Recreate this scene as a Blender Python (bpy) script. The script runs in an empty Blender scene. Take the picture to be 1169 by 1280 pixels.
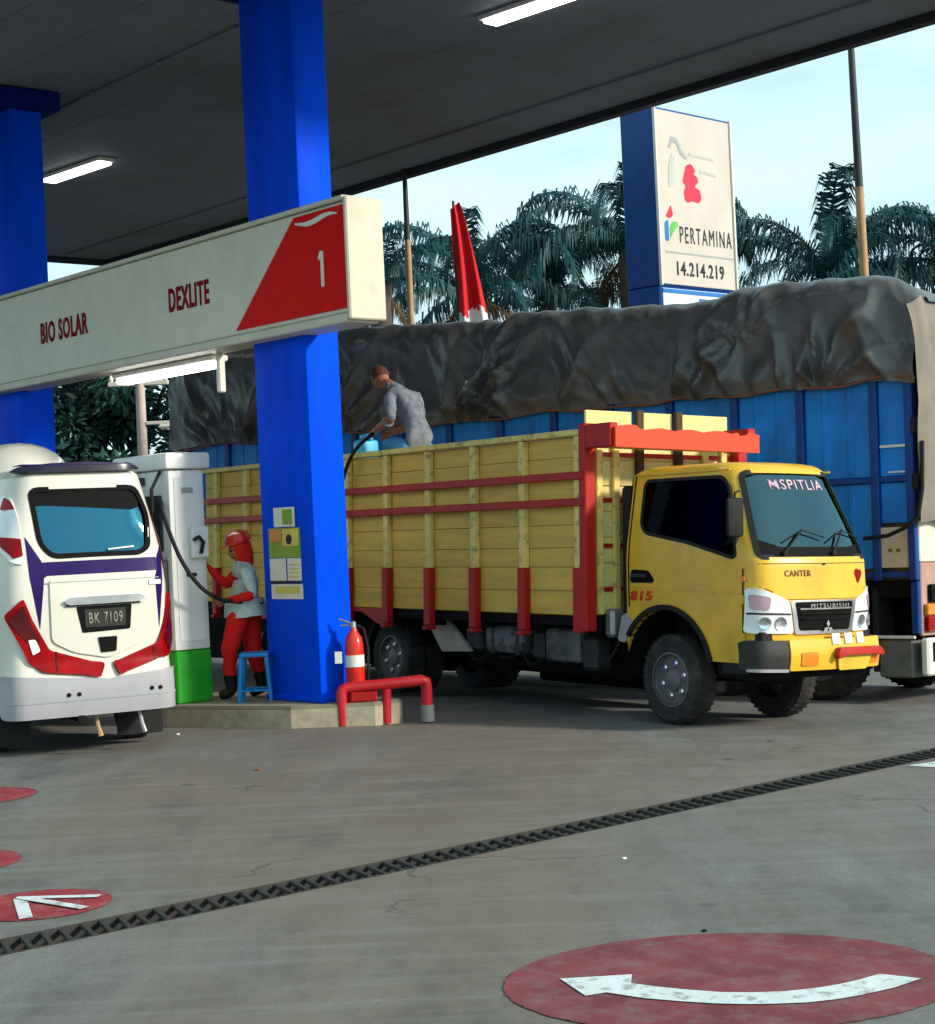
import bpy, bmesh, math, random
from mathutils import Vector, Matrix, noise
from math import sin, cos, pi, radians as R, sqrt, atan2
random.seed(7)
S = bpy.context.scene
COL = S.collection

# ------------------------------------------------------------------ camera
cam = bpy.data.cameras.new('camera')
cam.sensor_fit = 'HORIZONTAL'; cam.sensor_width = 36
cam.lens = 36 * 2154 / 1169
cam.clip_start = 0.1; cam.clip_end = 2000
camo = bpy.data.objects.new('camera', cam); COL.objects.link(camo)
PIT, ROL = R(0.44), R(2.65)
fw = Vector((0, cos(PIT), sin(PIT))); up0 = Vector((0, -sin(PIT), cos(PIT))); rt0 = Vector((1, 0, 0))
rt = rt0 * cos(ROL) - up0 * sin(ROL); up = rt0 * sin(ROL) + up0 * cos(ROL)
camo.matrix_world = Matrix(((rt.x, up.x, -fw.x, 0), (rt.y, up.y, -fw.y, 0), (rt.z, up.z, -fw.z, 1.65), (0, 0, 0, 1)))
S.camera = camo

# ------------------------------------------------------------------ world, sun, exposure
SUN_EL, SUN_AZ = R(24), R(112)           # azimuth measured clockwise from +Y (the view direction)
W = bpy.data.worlds.new('World'); S.world = W; W.use_nodes = True
nt = W.node_tree; nt.nodes.clear()
out = nt.nodes.new('ShaderNodeOutputWorld'); bg = nt.nodes.new('ShaderNodeBackground')
sky = nt.nodes.new('ShaderNodeTexSky'); sky.sky_type = 'NISHITA'; sky.sun_disc = False
sky.sun_elevation = SUN_EL; sky.sun_rotation = SUN_AZ; sky.dust_density = 2.0; sky.air_density = 1.0
tc = nt.nodes.new('ShaderNodeTexCoord'); mp = nt.nodes.new('ShaderNodeMapping'); mp.inputs['Scale'].default_value = (1, 1, 3.5)
cn = nt.nodes.new('ShaderNodeTexNoise'); cn.inputs['Scale'].default_value = 2.6; cn.inputs['Detail'].default_value = 6; cn.inputs['Roughness'].default_value = .55
cr = nt.nodes.new('ShaderNodeValToRGB'); cr.color_ramp.elements[0].position = .28; cr.color_ramp.elements[0].color = (.35, .35, .35, 1)
cr.color_ramp.elements[1].position = .62; cr.color_ramp.elements[1].color = (.95, .95, .95, 1)
mx = nt.nodes.new('ShaderNodeMixRGB'); mx.inputs[2].default_value = (6.4, 9.2, 9.9, 1)
L = nt.links.new
L(tc.outputs['Generated'], mp.inputs[0]); L(mp.outputs[0], cn.inputs['Vector']); L(cn.outputs['Fac'], cr.inputs[0])
L(cr.outputs[0], mx.inputs[0]); L(sky.outputs[0], mx.inputs[1]); L(mx.outputs[0], bg.inputs[0]); L(bg.outputs[0], out.inputs[0])
bg.inputs[1].default_value = 0.1
sl = bpy.data.lights.new('sun', 'SUN'); sl.energy = 3.3; sl.angle = R(7); sl.color = (1, .92, .80)
so = bpy.data.objects.new('sun', sl); COL.objects.link(so)
sd = Vector((sin(SUN_AZ) * cos(SUN_EL), cos(SUN_AZ) * cos(SUN_EL), sin(SUN_EL)))
so.rotation_euler = sd.to_track_quat('Z', 'Y').to_euler(); so.location = (20, -5, 30)
S.view_settings.view_transform = 'Standard'; S.view_settings.look = 'None'
S.view_settings.exposure = 0.45; S.view_settings.gamma = 1; S.view_settings.use_curve_mapping = False
S.cycles.max_bounces = 8; S.cycles.transparent_max_bounces = 12; S.cycles.use_denoising = True

# ------------------------------------------------------------------ materials
def srgb(h):
    h = h.lstrip('#'); c = [int(h[i:i + 2], 16) / 255 for i in (0, 2, 4)]
    return tuple(x / 12.92 if x <= .04045 else ((x + .055) / 1.055) ** 2.4 for x in c)
MATS = {}
def mat(name, col, rough=.6, metal=0, var=.12, scale=6, bump=0, bscale=40, spec=.28, coat=0, dirt=None, dscale=2.5, damt=.5, emit=None, stretch=(1, 1, 1), dth=(.45, .75)):
    if name in MATS: return MATS[name]
    if isinstance(col, str): col = srgb(col)
    m = bpy.data.materials.new(name); m.use_nodes = True; t = m.node_tree; b = t.nodes['Principled BSDF']; l = t.links.new
    b.inputs['Roughness'].default_value = rough; b.inputs['Metallic'].default_value = metal
    b.inputs['Specular IOR Level'].default_value = spec; b.inputs['Coat Weight'].default_value = coat; b.inputs['Coat Roughness'].default_value = .08
    c = t.nodes.new('ShaderNodeTexCoord'); mpn = t.nodes.new('ShaderNodeMapping'); mpn.inputs['Scale'].default_value = stretch
    l(c.outputs['Object'], mpn.inputs[0])
    n = t.nodes.new('ShaderNodeTexNoise'); n.inputs['Scale'].default_value = scale; n.inputs['Detail'].default_value = 6
    l(mpn.outputs[0], n.inputs['Vector'])
    r = t.nodes.new('ShaderNodeValToRGB')
    r.color_ramp.elements[0].position = .3; r.color_ramp.elements[1].position = .7
    r.color_ramp.elements[0].color = (*[x * (1 - var) for x in col], 1)
    r.color_ramp.elements[1].color = (*[min(1, x * (1 + var)) for x in col], 1)
    l(n.outputs['Fac'], r.inputs[0]); last = r.outputs[0]
    if dirt:
        d = srgb(dirt) if isinstance(dirt, str) else dirt
        n2 = t.nodes.new('ShaderNodeTexNoise'); n2.inputs['Scale'].default_value = dscale; n2.inputs['Detail'].default_value = 9; n2.inputs['Roughness'].default_value = .65
        l(mpn.outputs[0], n2.inputs['Vector'])
        r2 = t.nodes.new('ShaderNodeMapRange'); r2.inputs[1].default_value = dth[0]; r2.inputs[2].default_value = dth[1]; r2.inputs[4].default_value = damt
        l(n2.outputs['Fac'], r2.inputs[0])
        q = t.nodes.new('ShaderNodeMixRGB'); q.inputs[2].default_value = (*d, 1); l(r2.outputs[0], q.inputs[0]); l(last, q.inputs[1]); last = q.outputs[0]
    l(last, b.inputs['Base Color'])
    mr = t.nodes.new('ShaderNodeMapRange'); mr.inputs[3].default_value = max(.02, rough - .1); mr.inputs[4].default_value = min(1, rough + .12)
    l(n.outputs['Fac'], mr.inputs[0]); l(mr.outputs[0], b.inputs['Roughness'])
    if bump:
        n3 = t.nodes.new('ShaderNodeTexNoise'); n3.inputs['Scale'].default_value = bscale; n3.inputs['Detail'].default_value = 5
        l(mpn.outputs[0], n3.inputs['Vector']); bu = t.nodes.new('ShaderNodeBump'); bu.inputs['Strength'].default_value = bump; bu.inputs['Distance'].default_value = .01
        l(n3.outputs['Fac'], bu.inputs['Height']); l(bu.outputs[0], b.inputs['Normal'])
    if emit:
        b.inputs['Emission Color'].default_value = (*emit[0], 1); b.inputs['Emission Strength'].default_value = emit[1]
    MATS[name] = m; return m
def glass(name, tint, refl=.12, gcol=(.9, .95, 1)):
    m = bpy.data.materials.new(name); m.use_nodes = True; t = m.node_tree; t.nodes.remove(t.nodes['Principled BSDF']); l = t.links.new
    o = t.nodes['Material Output']; tr = t.nodes.new('ShaderNodeBsdfTransparent'); tr.inputs[0].default_value = (*tint, 1)
    g = t.nodes.new('ShaderNodeBsdfGlossy'); g.inputs['Roughness'].default_value = .03; g.inputs[0].default_value = (*gcol, 1)
    fr = t.nodes.new('ShaderNodeFresnel'); fr.inputs[0].default_value = 1.5; ad = t.nodes.new('ShaderNodeMath'); ad.operation = 'ADD'; ad.use_clamp = True; ad.inputs[1].default_value = refl
    l(fr.outputs[0], ad.inputs[0]); ge = t.nodes.new('ShaderNodeNewGeometry'); iv = t.nodes.new('ShaderNodeMath'); iv.operation = 'SUBTRACT'; iv.inputs[0].default_value = 1; l(ge.outputs['Backfacing'], iv.inputs[1]); mu = t.nodes.new('ShaderNodeMath'); mu.operation = 'MULTIPLY'; l(ad.outputs[0], mu.inputs[0]); l(iv.outputs[0], mu.inputs[1])
    mxs = t.nodes.new('ShaderNodeMixShader'); l(mu.outputs[0], mxs.inputs[0]); l(tr.outputs[0], mxs.inputs[1]); l(g.outputs[0], mxs.inputs[2]); l(mxs.outputs[0], o.inputs[0])
    return m

M_blue = mat('column_blue', (.0004, .07, .80), .5, var=.10, scale=3, bump=.06, bscale=60, spec=.03, dirt=(.002, .02, .30), dscale=1.1, damt=.7, stretch=(1, 1, .35))
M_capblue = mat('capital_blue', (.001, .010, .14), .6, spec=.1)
M_cream = mat('cream_panel', '#cfcab8', .45, var=.05, dirt='#9b9684', dscale=1.3, damt=.35)
M_creamtrim = mat('cream_trim', '#c9c4b2', .45, var=.06, dirt='#a39c88', dscale=2, damt=.4, spec=.15)
M_red = mat('sign_red', (.66, .003, .002), .5, var=.08, spec=.06)
M_redletter = mat('letter_red', (.24, .003, .006), .5, spec=.06)
M_white = mat('white_paint', (.70, .69, .62), .4, var=.04, dirt='#a8a59a', dscale=2, damt=.25)
M_ceil = mat('ceiling_grey', (.19, .225, .265), .75, var=.12, scale=.8, dirt=(.10, .09, .07), dscale=.4, damt=.8)
M_fasc = mat('fascia_dark', (.02, .023, .03), .6)
M_tube = mat('lamp_tube', (.9, .9, .9), .4, emit=((1, .98, .95), 6.0))
M_conc = mat('concrete', (.2, .2, .19), .85)
M_island = mat('island_concrete', '#a89d86', .8, var=.12, scale=9, dirt='#5a5142', dscale=4, damt=.6, bump=.2)
M_islandtop = mat('island_top', '#8d8674', .85, dirt='#4a453a', bump=.15)
M_black = mat('black_rubber', (.012, .012, .013), .75, bump=.1)
M_darkmetal = mat('dark_metal', (.02, .02, .022), .55, dirt=(.05, .04, .03), dscale=7, damt=.6)
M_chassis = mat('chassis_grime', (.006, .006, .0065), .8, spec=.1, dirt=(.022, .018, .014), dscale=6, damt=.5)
M_chrome = mat('chrome', (.75, .77, .8), .16, metal=1, var=.05)
M_steel = mat('steel_grey', (.35, .36, .36), .42, metal=.7, dirt=(.12, .1, .08), dscale=9, damt=.5)
M_yel = mat('truck_yellow', (.72, .415, .03), .32, var=.06, coat=.25, scale=3, dirt=(.36, .22, .045), dscale=2.2, damt=.55, dth=(.48, .72))
M_ywood = mat('yellow_plank', (.72, .45, .07), .6, var=.12, scale=2.2, stretch=(.5, 4, 4), dirt=(.36, .25, .08), dscale=3.0, damt=.55, bump=.25, bscale=25)
M_ystake = mat('yellow_stake', (.78, .60, .17), .55, var=.1, dirt=(.20, .16, .06), dscale=11, damt=.85, dth=(.52, .68))
M_ycream = mat('cream_board', (.75, .62, .25), .55, var=.08, dirt=(.4, .3, .1), dscale=5, damt=.4)
M_rwood = mat('red_timber', (.44, .010, .007), .5, var=.15, dirt=(.16, .02, .015), dscale=6, damt=.6)
M_orange = mat('orange_board', (.72, .055, .012), .5, var=.08, dirt=(.5, .03, .01), dscale=6, damt=.5)
M_tarp = mat('tarp_grey', (.066, .068, .068), .36, var=.3, scale=2, spec=.6, dirt=(.125, .122, .115), dscale=1.2, damt=.6, bump=.2, bscale=24)
M_tarptan = mat('tarp_tan', (.20, .17, .135), .6, var=.15, scale=3, dirt=(.10, .085, .07), dscale=2, damt=.6, bump=.2, bscale=30)
M_bside = mat('blue_side', (.003, .22, .70), .45, var=.18, scale=2, dirt=(.01, .06, .2), dscale=2.5, damt=.7, stretch=(1, 1, .5))
M_brib = mat('blue_rib', (.004, .05, .24), .45, var=.15, dirt=(.01, .03, .1), damt=.6)
M_rope = mat('rope_brown', (.22, .09, .05), .8)
M_buswhite = mat('bus_white', (.62, .60, .52), .28, var=.03, coat=.3, dirt=(.55, .55, .48), dscale=2, damt=.3)
M_bussilver = mat('bus_silver', (.34, .34, .36), .33, var=.05, coat=.3, dirt=(.3, .29, .28), dscale=4, damt=.4)
M_purple = mat('bus_purple', (.016, .004, .085), .35, spec=.15)
M_lamp = mat('tail_red', (.27, .002, .003), .22, var=.3, spec=.15)
M_lampdark = mat('tail_dark_red', (.07, .002, .003), .15, coat=.3)
M_lampclear = mat('lamp_clear', (.75, .76, .76), .1, coat=1, var=.1)
M_amber = mat('lamp_amber', (.75, .22, .01), .2, coat=1)
M_plate = mat('plate_black', (.008, .008, .008), .6, spec=.04)
M_platetext = mat('plate_text', (.22, .2, .16), .5)
M_green = mat('pump_green', (.015, .32, .012), .35, coat=.3, dirt=(.01, .16, .01), damt=.4)
M_pump = mat('pump_white', (.72, .73, .70), .35, var=.04, coat=.3, dirt=(.5, .5, .46), dscale=3, damt=.4)
M_display = mat('display_dark', (.03, .035, .03), .2)
M_fire = mat('fire_red', (.62, .02, .008), .3, coat=.4, var=.1)
M_pipe = mat('guard_red', (.48, .012, .02), .38, coat=.2, dirt=(.25, .02, .02), dscale=8, damt=.5)
M_skin = mat('skin_brown', (.30, .12, .06), .55, var=.08)
M_shirt = mat('shirt_grey', (.16, .18, .21), .85, var=.4, scale=12, bump=.3, bscale=18)
M_pants = mat('trousers_blue', (.05, .22, .45), .85)
M_redcloth = mat('red_cloth', (.62, .008, .006), .8, var=.1, scale=10, bump=.3, bscale=18)
M_vest = mat('vest_grey', (.44, .52, .50), .8, var=.2, scale=9)
M_hair = mat('hair_brown', (.09, .03, .015), .6, var=.3, scale=30)
M_shoe = mat('shoe_black', (.01, .01, .01), .5)
M_stool = mat('stool_blue', (.01, .22, .55), .4)
M_can = mat('jerrycan_blue', (.06, .45, .75), .35)
M_paper = mat('paper_cream', (.68, .66, .55), .7, var=.06)
M_pgreen = mat('paper_green', (.22, .34, .05), .7); M_porange = mat('paper_orange', (.65, .25, .08), .7); M_pyel = mat('paper_yellow', (.6, .5, .12), .7); M_pink = mat('ink_dark', (.03, .03, .03), .7)
M_pole = mat('pole_tan', (.42, .27, .13), .6, dirt=(.2, .1, .05), damt=.5)
M_poledark = mat('pole_dark', (.03, .032, .035), .5)
M_flagred = mat('flag_red', (.62, .012, .02), .75); M_flagwhite = mat('flag_white', (.75, .75, .75), .75)
M_totblue = mat('totem_blue', (.004, .05, .22), .4, var=.15)
M_totface = mat('totem_face', '#bdb6ac', .5, var=.06, scale=2)
M_tothead = mat('totem_lower', '#c9d6e6', .4)
M_tblack = mat('text_black', (.015, .02, .03), .5)
M_tgrey = mat('text_grey', (.3, .32, .33), .6)
M_lblue = mat('logo_blue', (.01, .15, .45), .5); M_lgreen = mat('logo_green', (.1, .4, .08), .5); M_lred = mat('logo_red', (.65, .02, .05), .5)
M_frond = mat('palm_frond', (.013, .07, .072), .5, var=.4, scale=1.2)
M_frond_haze = mat('palm_frond_haze', (.03, .13, .14), .5, var=.4, scale=1.2)  # both palm greens carry haze teal; this copy is paler for distance
M_trunk = mat('palm_trunk', (.08, .065, .05), .9, bump=.6, bscale=8)
M_leaf = mat('leaf_green', (.02, .075, .055), .55, var=.5, scale=.9)
M_leaf2 = mat('leaf_dark', (.012, .04, .04), .6, var=.5, scale=.9)
M_blossom = mat('blossom_white', (.8, .75, .72), .7)
M_markred = mat('marking_red', (.17, .036, .042), .8, var=.3, scale=3, dirt=(.18, .135, .125), dscale=7, damt=.6, dth=(.46, .70), bump=.3, bscale=38)
M_markbright = mat('marking_red_bright', (.25, .022, .03), .75, var=.25, scale=5, dirt=(.22, .14, .12), dscale=9, damt=.6, dth=(.48, .68), bump=.3, bscale=38)
M_markwhite = mat('marking_white', (.58, .63, .62), .7, var=.08, dirt=(.26, .27, .26), dscale=13, damt=.85, dth=(.52, .62), bump=.3, bscale=38)
M_seat = mat('seat_grey', (.08, .08, .09), .8)
G_wind = glass('windscreen_glass', (.25, .5, .56), .10, (.42, .80, .95))
G_side = glass('side_glass', (.03, .03, .035), .0, (.07, .075, .08))
G_bus = glass('rear_glass', (.02, .09, .17), .30, (.10, .46, .70))

# ------------------------------------------------------------------ geometry helpers
def nbm(): return bmesh.new()
def finish(name, bm, m, parent=None, smooth=None, mw=None):
    bmesh.ops.recalc_face_normals(bm, faces=bm.faces)
    me = bpy.data.meshes.new(name); bm.to_mesh(me); bm.free()
    for k in (m if isinstance(m, (list, tuple)) else [m]): me.materials.append(k)
    if smooth is not None:
        for p in me.polygons: p.use_smooth = True
        me.set_sharp_from_angle(angle=R(smooth))
    o = bpy.data.objects.new(name, me); COL.objects.link(o)
    if parent: o.parent = parent
    if mw: o.matrix_world = mw
    return o
def tag(o, label=None, cat=None, group=None, kind=None):
    if label: o['label'] = label
    if cat: o['category'] = cat
    if group: o['group'] = group
    if kind: o['kind'] = kind
    return o
def thing(name, label, cat, mw=None, group=None):
    o = bpy.data.objects.new(name, None); COL.objects.link(o); o.empty_display_size = .2
    if mw is not None: o.matrix_world = mw if isinstance(mw, Matrix) else Matrix.Translation(mw)
    return tag(o, label, cat, group)
def frame(o, x, y, z):
    return Matrix(((x[0], y[0], z[0], o[0]), (x[1], y[1], z[1], o[1]), (x[2], y[2], z[2], o[2]), (0, 0, 0, 1)))
def bx(bm, x0, x1, y0, y1, z0, z1, bev=0, mat4=None, seg=1):
    t = bmesh.new(); bmesh.ops.create_cube(t, size=1)
    for v in t.verts: v.co = Vector(((x0 + x1) / 2 + v.co.x * (x1 - x0), (y0 + y1) / 2 + v.co.y * (y1 - y0), (z0 + z1) / 2 + v.co.z * (z1 - z0)))
    if bev: bmesh.ops.bevel(t, geom=list(t.edges), offset=bev, segments=seg, profile=.5, affect='EDGES')
    merge(bm, t, mat4)
def merge(bm, t, mat4=None, mi=None):
    if mat4: bmesh.ops.transform(t, matrix=mat4, verts=t.verts)
    mp_ = {v: bm.verts.new(v.co) for v in t.verts}
    for f in t.faces:
        try:
            nf = bm.faces.new([mp_[v] for v in f.verts]); nf.material_index = f.material_index if mi is None else mi
        except ValueError: pass
    t.free()
def tube(bm, pts, r, n=10, cap=True):
    pts = [Vector(p) for p in pts]; rr = r if isinstance(r, (list, tuple)) else [r] * len(pts)
    rings = []; prev = None
    for i, p in enumerate(pts):
        d = (pts[min(i + 1, len(pts) - 1)] - pts[max(i - 1, 0)]).normalized()
        a = prev if prev is not None else (Vector((0, 0, 1)) if abs(d.z) < .9 else Vector((1, 0, 0)))
        a = (a - d * a.dot(d)).normalized(); b = d.cross(a); prev = a
        rings.append([bm.verts.new(p + (a * cos(2 * pi * k / n) + b * sin(2 * pi * k / n)) * rr[i]) for k in range(n)])
    for i in range(len(rings) - 1):
        for k in range(n):
            bm.faces.new((rings[i][k], rings[i][(k + 1) % n], rings[i + 1][(k + 1) % n], rings[i + 1][k]))
    if cap: bm.faces.new(rings[0][::-1]); bm.faces.new(rings[-1])
def loft(bm, rings, cap=True, closed=True):
    rv = [[bm.verts.new(p) for p in r] for r in rings]; n = len(rv[0])
    for i in range(len(rv) - 1):
        for k in range(n if closed else n - 1):
            bm.faces.new((rv[i][k], rv[i][(k + 1) % n], rv[i + 1][(k + 1) % n], rv[i + 1][k]))
    if cap: bm.faces.new(rv[0][::-1]); bm.faces.new(rv[-1])
def lathe(bm, prof, c, axis='y', n=32, cap=True):
    c = Vector(c); rings = []
    for r, h in prof:
        ring = []
        for k in range(n):
            a = 2 * pi * k / n; u, v = r * cos(a), r * sin(a)
            ring.append(c + (Vector((u, h, v)) if axis == 'y' else Vector((u, v, h)) if axis == 'z' else Vector((h, u, v))))
        rings.append(ring)
    loft(bm, rings, cap=cap)
def prism(bm, poly, f, d0, d1):
    a = [bm.verts.new(f(u, v, d0)) for u, v in poly]; b = [bm.verts.new(f(u, v, d1)) for u, v in poly]; n = len(poly)
    bm.faces.new(a); bm.faces.new(b[::-1])
    for i in range(n): bm.faces.new((a[i], b[i], b[(i + 1) % n], a[(i + 1) % n]))
def rounded(poly, r, seg=4):
    res = []; n = len(poly)
    for i in range(n):
        p = Vector(poly[i]); a = Vector(poly[i - 1]) - p; b = Vector(poly[(i + 1) % n]) - p
        k = min(r, a.length * .45, b.length * .45); a = p + a.normalized() * k; b = p + b.normalized() * k
        for s in range(seg + 1):
            t = s / seg; q = a * (1 - t) ** 2 + p * 2 * t * (1 - t) + b * t * t; res.append((q.x, q.y))
    return res
def shrink(poly, d):
    c = sum((Vector(p) for p in poly), Vector((0, 0))) / len(poly); n = len(poly); res = []
    area = sum(poly[i][0] * poly[(i + 1) % n][1] - poly[(i + 1) % n][0] * poly[i][1] for i in range(n))
    sg = 1 if area > 0 else -1
    for i in range(n):
        p = Vector(poly[i]); a = p - Vector(poly[i - 1]); b = Vector(poly[(i + 1) % n]) - p
        na = Vector((-a.y, a.x)); nb = Vector((-b.y, b.x))
        na = na.normalized() if na.length > 1e-9 else Vector((0, 0)); nb = nb.normalized() if nb.length > 1e-9 else Vector((0, 0))
        m = (na + nb); m = m.normalized() if m.length > 1e-6 else na
        k = max(.35, m.dot(na)) if na.length else 1
        q = p + m * sg * d / k; res.append((q.x, q.y))
    return res
def patch(bm, poly, surf, off, th, res=.08):
    """a thin curved plate: the outline poly (u,v) mapped on surf(u,v)->(point, normal), from off to off+th along the normal"""
    t = bmesh.new(); f = t.faces.new([t.verts.new((u, v, 0)) for u, v in poly])
    for ax in (0, 1):
        lo = min(p[ax] for p in poly); hi = max(p[ax] for p in poly); k = int((hi - lo) / res)
        for i in range(1, k + 1):
            co = [0, 0, 0]; co[ax] = lo + i * (hi - lo) / (k + 1); no = [0, 0, 0]; no[ax] = 1
            bmesh.ops.bisect_plane(t, geom=list(t.verts) + list(t.edges) + list(t.faces), plane_co=co, plane_no=no)
    base = [(v.co.x, v.co.y) for v in t.verts]; t.verts.index_update()
    A, B = [], []
    for u, v in base:
        p, n = surf(u, v); A.append(bm.verts.new(p + n * off)); B.append(bm.verts.new(p + n * (off + th)))
    for fc in t.faces:
        ids = [v.index for v in fc.verts]; bm.faces.new([B[i] for i in ids]); bm.faces.new([A[i] for i in ids][::-1])
    for e in t.edges:
        if len(e.link_faces) == 1:
            i, j = e.verts[0].index, e.verts[1].index; bm.faces.new((A[i], A[j], B[j], B[i]))
    t.free()
def ring_patch(bm, outer, inner, surf, off, th):
    n = len(outer); vs = []
    for po in (outer, inner):
        for o_ in (off, off + th):
            row = []
            for u, v in po:
                p, nn = surf(u, v); row.append(bm.verts.new(p + nn * o_))
            vs.append(row)
    oa, ob, ia, ib = vs
    for i in range(n):
        j = (i + 1) % n
        bm.faces.new((ob[i], ob[j], ib[j], ib[i])); bm.faces.new((oa[i], oa[j], ob[j], ob[i]))
        bm.faces.new((ib[i], ib[j], ia[j], ia[i])); bm.faces.new((ia[i], ia[j], oa[j], oa[i]))
def boolean(o, cutters):
    for c in cutters:
        md = o.modifiers.new('cut', 'BOOLEAN'); md.operation = 'DIFFERENCE'; md.object = c; md.solver = 'EXACT'
    dg = bpy.context.evaluated_depsgraph_get(); me = bpy.data.meshes.new_from_object(o.evaluated_get(dg))
    o.modifiers.clear(); old = o.data; o.data = me; bpy.data.meshes.remove(old)
    for c in cutters: d = c.data; bpy.data.objects.remove(c); bpy.data.meshes.remove(d)
def text(name, body, m, parent, origin, xax, yax, width, height, depth=.004, bold=.0, surf=None, shear=0, sp=1.12):
    """flat lettering; its box (width x height) starts at origin and runs along xax / yax"""
    cu = bpy.data.curves.new(name, 'FONT'); cu.body = body; cu.offset = bold; cu.resolution_u = 3; cu.space_character = sp; cu.shear = shear
    t = bpy.data.objects.new(name, cu); COL.objects.link(t); bpy.context.view_layer.update()
    dg = bpy.context.evaluated_depsgraph_get(); me = bpy.data.meshes.new_from_object(t.evaluated_get(dg)); bpy.data.objects.remove(t); bpy.data.curves.remove(cu)
    xs = [v.co.x for v in me.vertices]; ys = [v.co.y for v in me.vertices]; x0, x1, y0, y1 = min(xs), max(xs), min(ys), max(ys)
    xa, ya = Vector(xax).normalized(), Vector(yax).normalized(); za = xa.cross(ya); o0 = Vector(origin)
    bm = bmesh.new(); bm.from_mesh(me); bpy.data.meshes.remove(me)
    for v in bm.verts:
        v.co = o0 + xa * ((v.co.x - x0) / (x1 - x0) * width) + ya * ((v.co.y - y0) / (y1 - y0) * height) + za * .002
    r = bmesh.ops.extrude_face_region(bm, geom=list(bm.faces))
    for v in [g for g in r['geom'] if isinstance(g, bmesh.types.BMVert)]: v.co += za * depth
    if surf:
        for v in bm.verts:
            p, n = surf(v.co.x, v.co.y); v.co = p + n * v.co.z
    return finish(name, bm, m, parent)

def spline(pts, n=8):
    P = [Vector(p) for p in pts]; P = [P[0] * 2 - P[1]] + P + [P[-1] * 2 - P[-2]]; r = []
    for i in range(1, len(P) - 2):
        for k in range(n):
            t_ = k / n; a_, b_, c_, d_ = P[i - 1], P[i], P[i + 1], P[i + 2]
            r.append(.5 * ((2 * b_) + (c_ - a_) * t_ + (2 * a_ - 5 * b_ + 4 * c_ - d_) * t_ ** 2 + (3 * b_ - a_ - 3 * c_ + d_) * t_ ** 3))
    return r + [P[-2]]

U = Vector((-.6494, .7604, 0)); V = Vector((.7604, .6494, 0)); Z = Vector((0, 0, 1))
C0 = Vector((-1.317, 14.692, 0))

# ------------------------------------------------------------------ truck frames (they stand on the gentle fall of the forecourt)
TM = Matrix(((.562, .826, .038), (-.827, .562, .019), (-.006, -.042, .999)))
TT = Vector((2.1704, 14.8435, -.1189))
TRUCK = frame(TT + TM @ Vector((0, -.08, 0)), TM.col[0], TM.col[1], TM.col[2])
LEFTN = Vector((.826, .562, 0)).normalized()
D0 = Vector((-2.046, 7.254, 0)); E1 = Vector((.7585, .6517, 0)); E2 = Vector((-.6517, .7585, 0))
def sst(a, b, x):
    t = max(0, min(1, (x - a) / (b - a))); return t * t * (3 - 2 * t)
def gh(x, y):
    p = Vector((x, y, 0)); e = (p - D0).dot(E2)
    if e < 0: return 0
    d = (p - Vector((2.1704, 14.8435, 0))).dot(LEFTN) + 2.84
    return -.042 * max(0, min(d, 9)) * sst(.3, 2.2, e)

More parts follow.
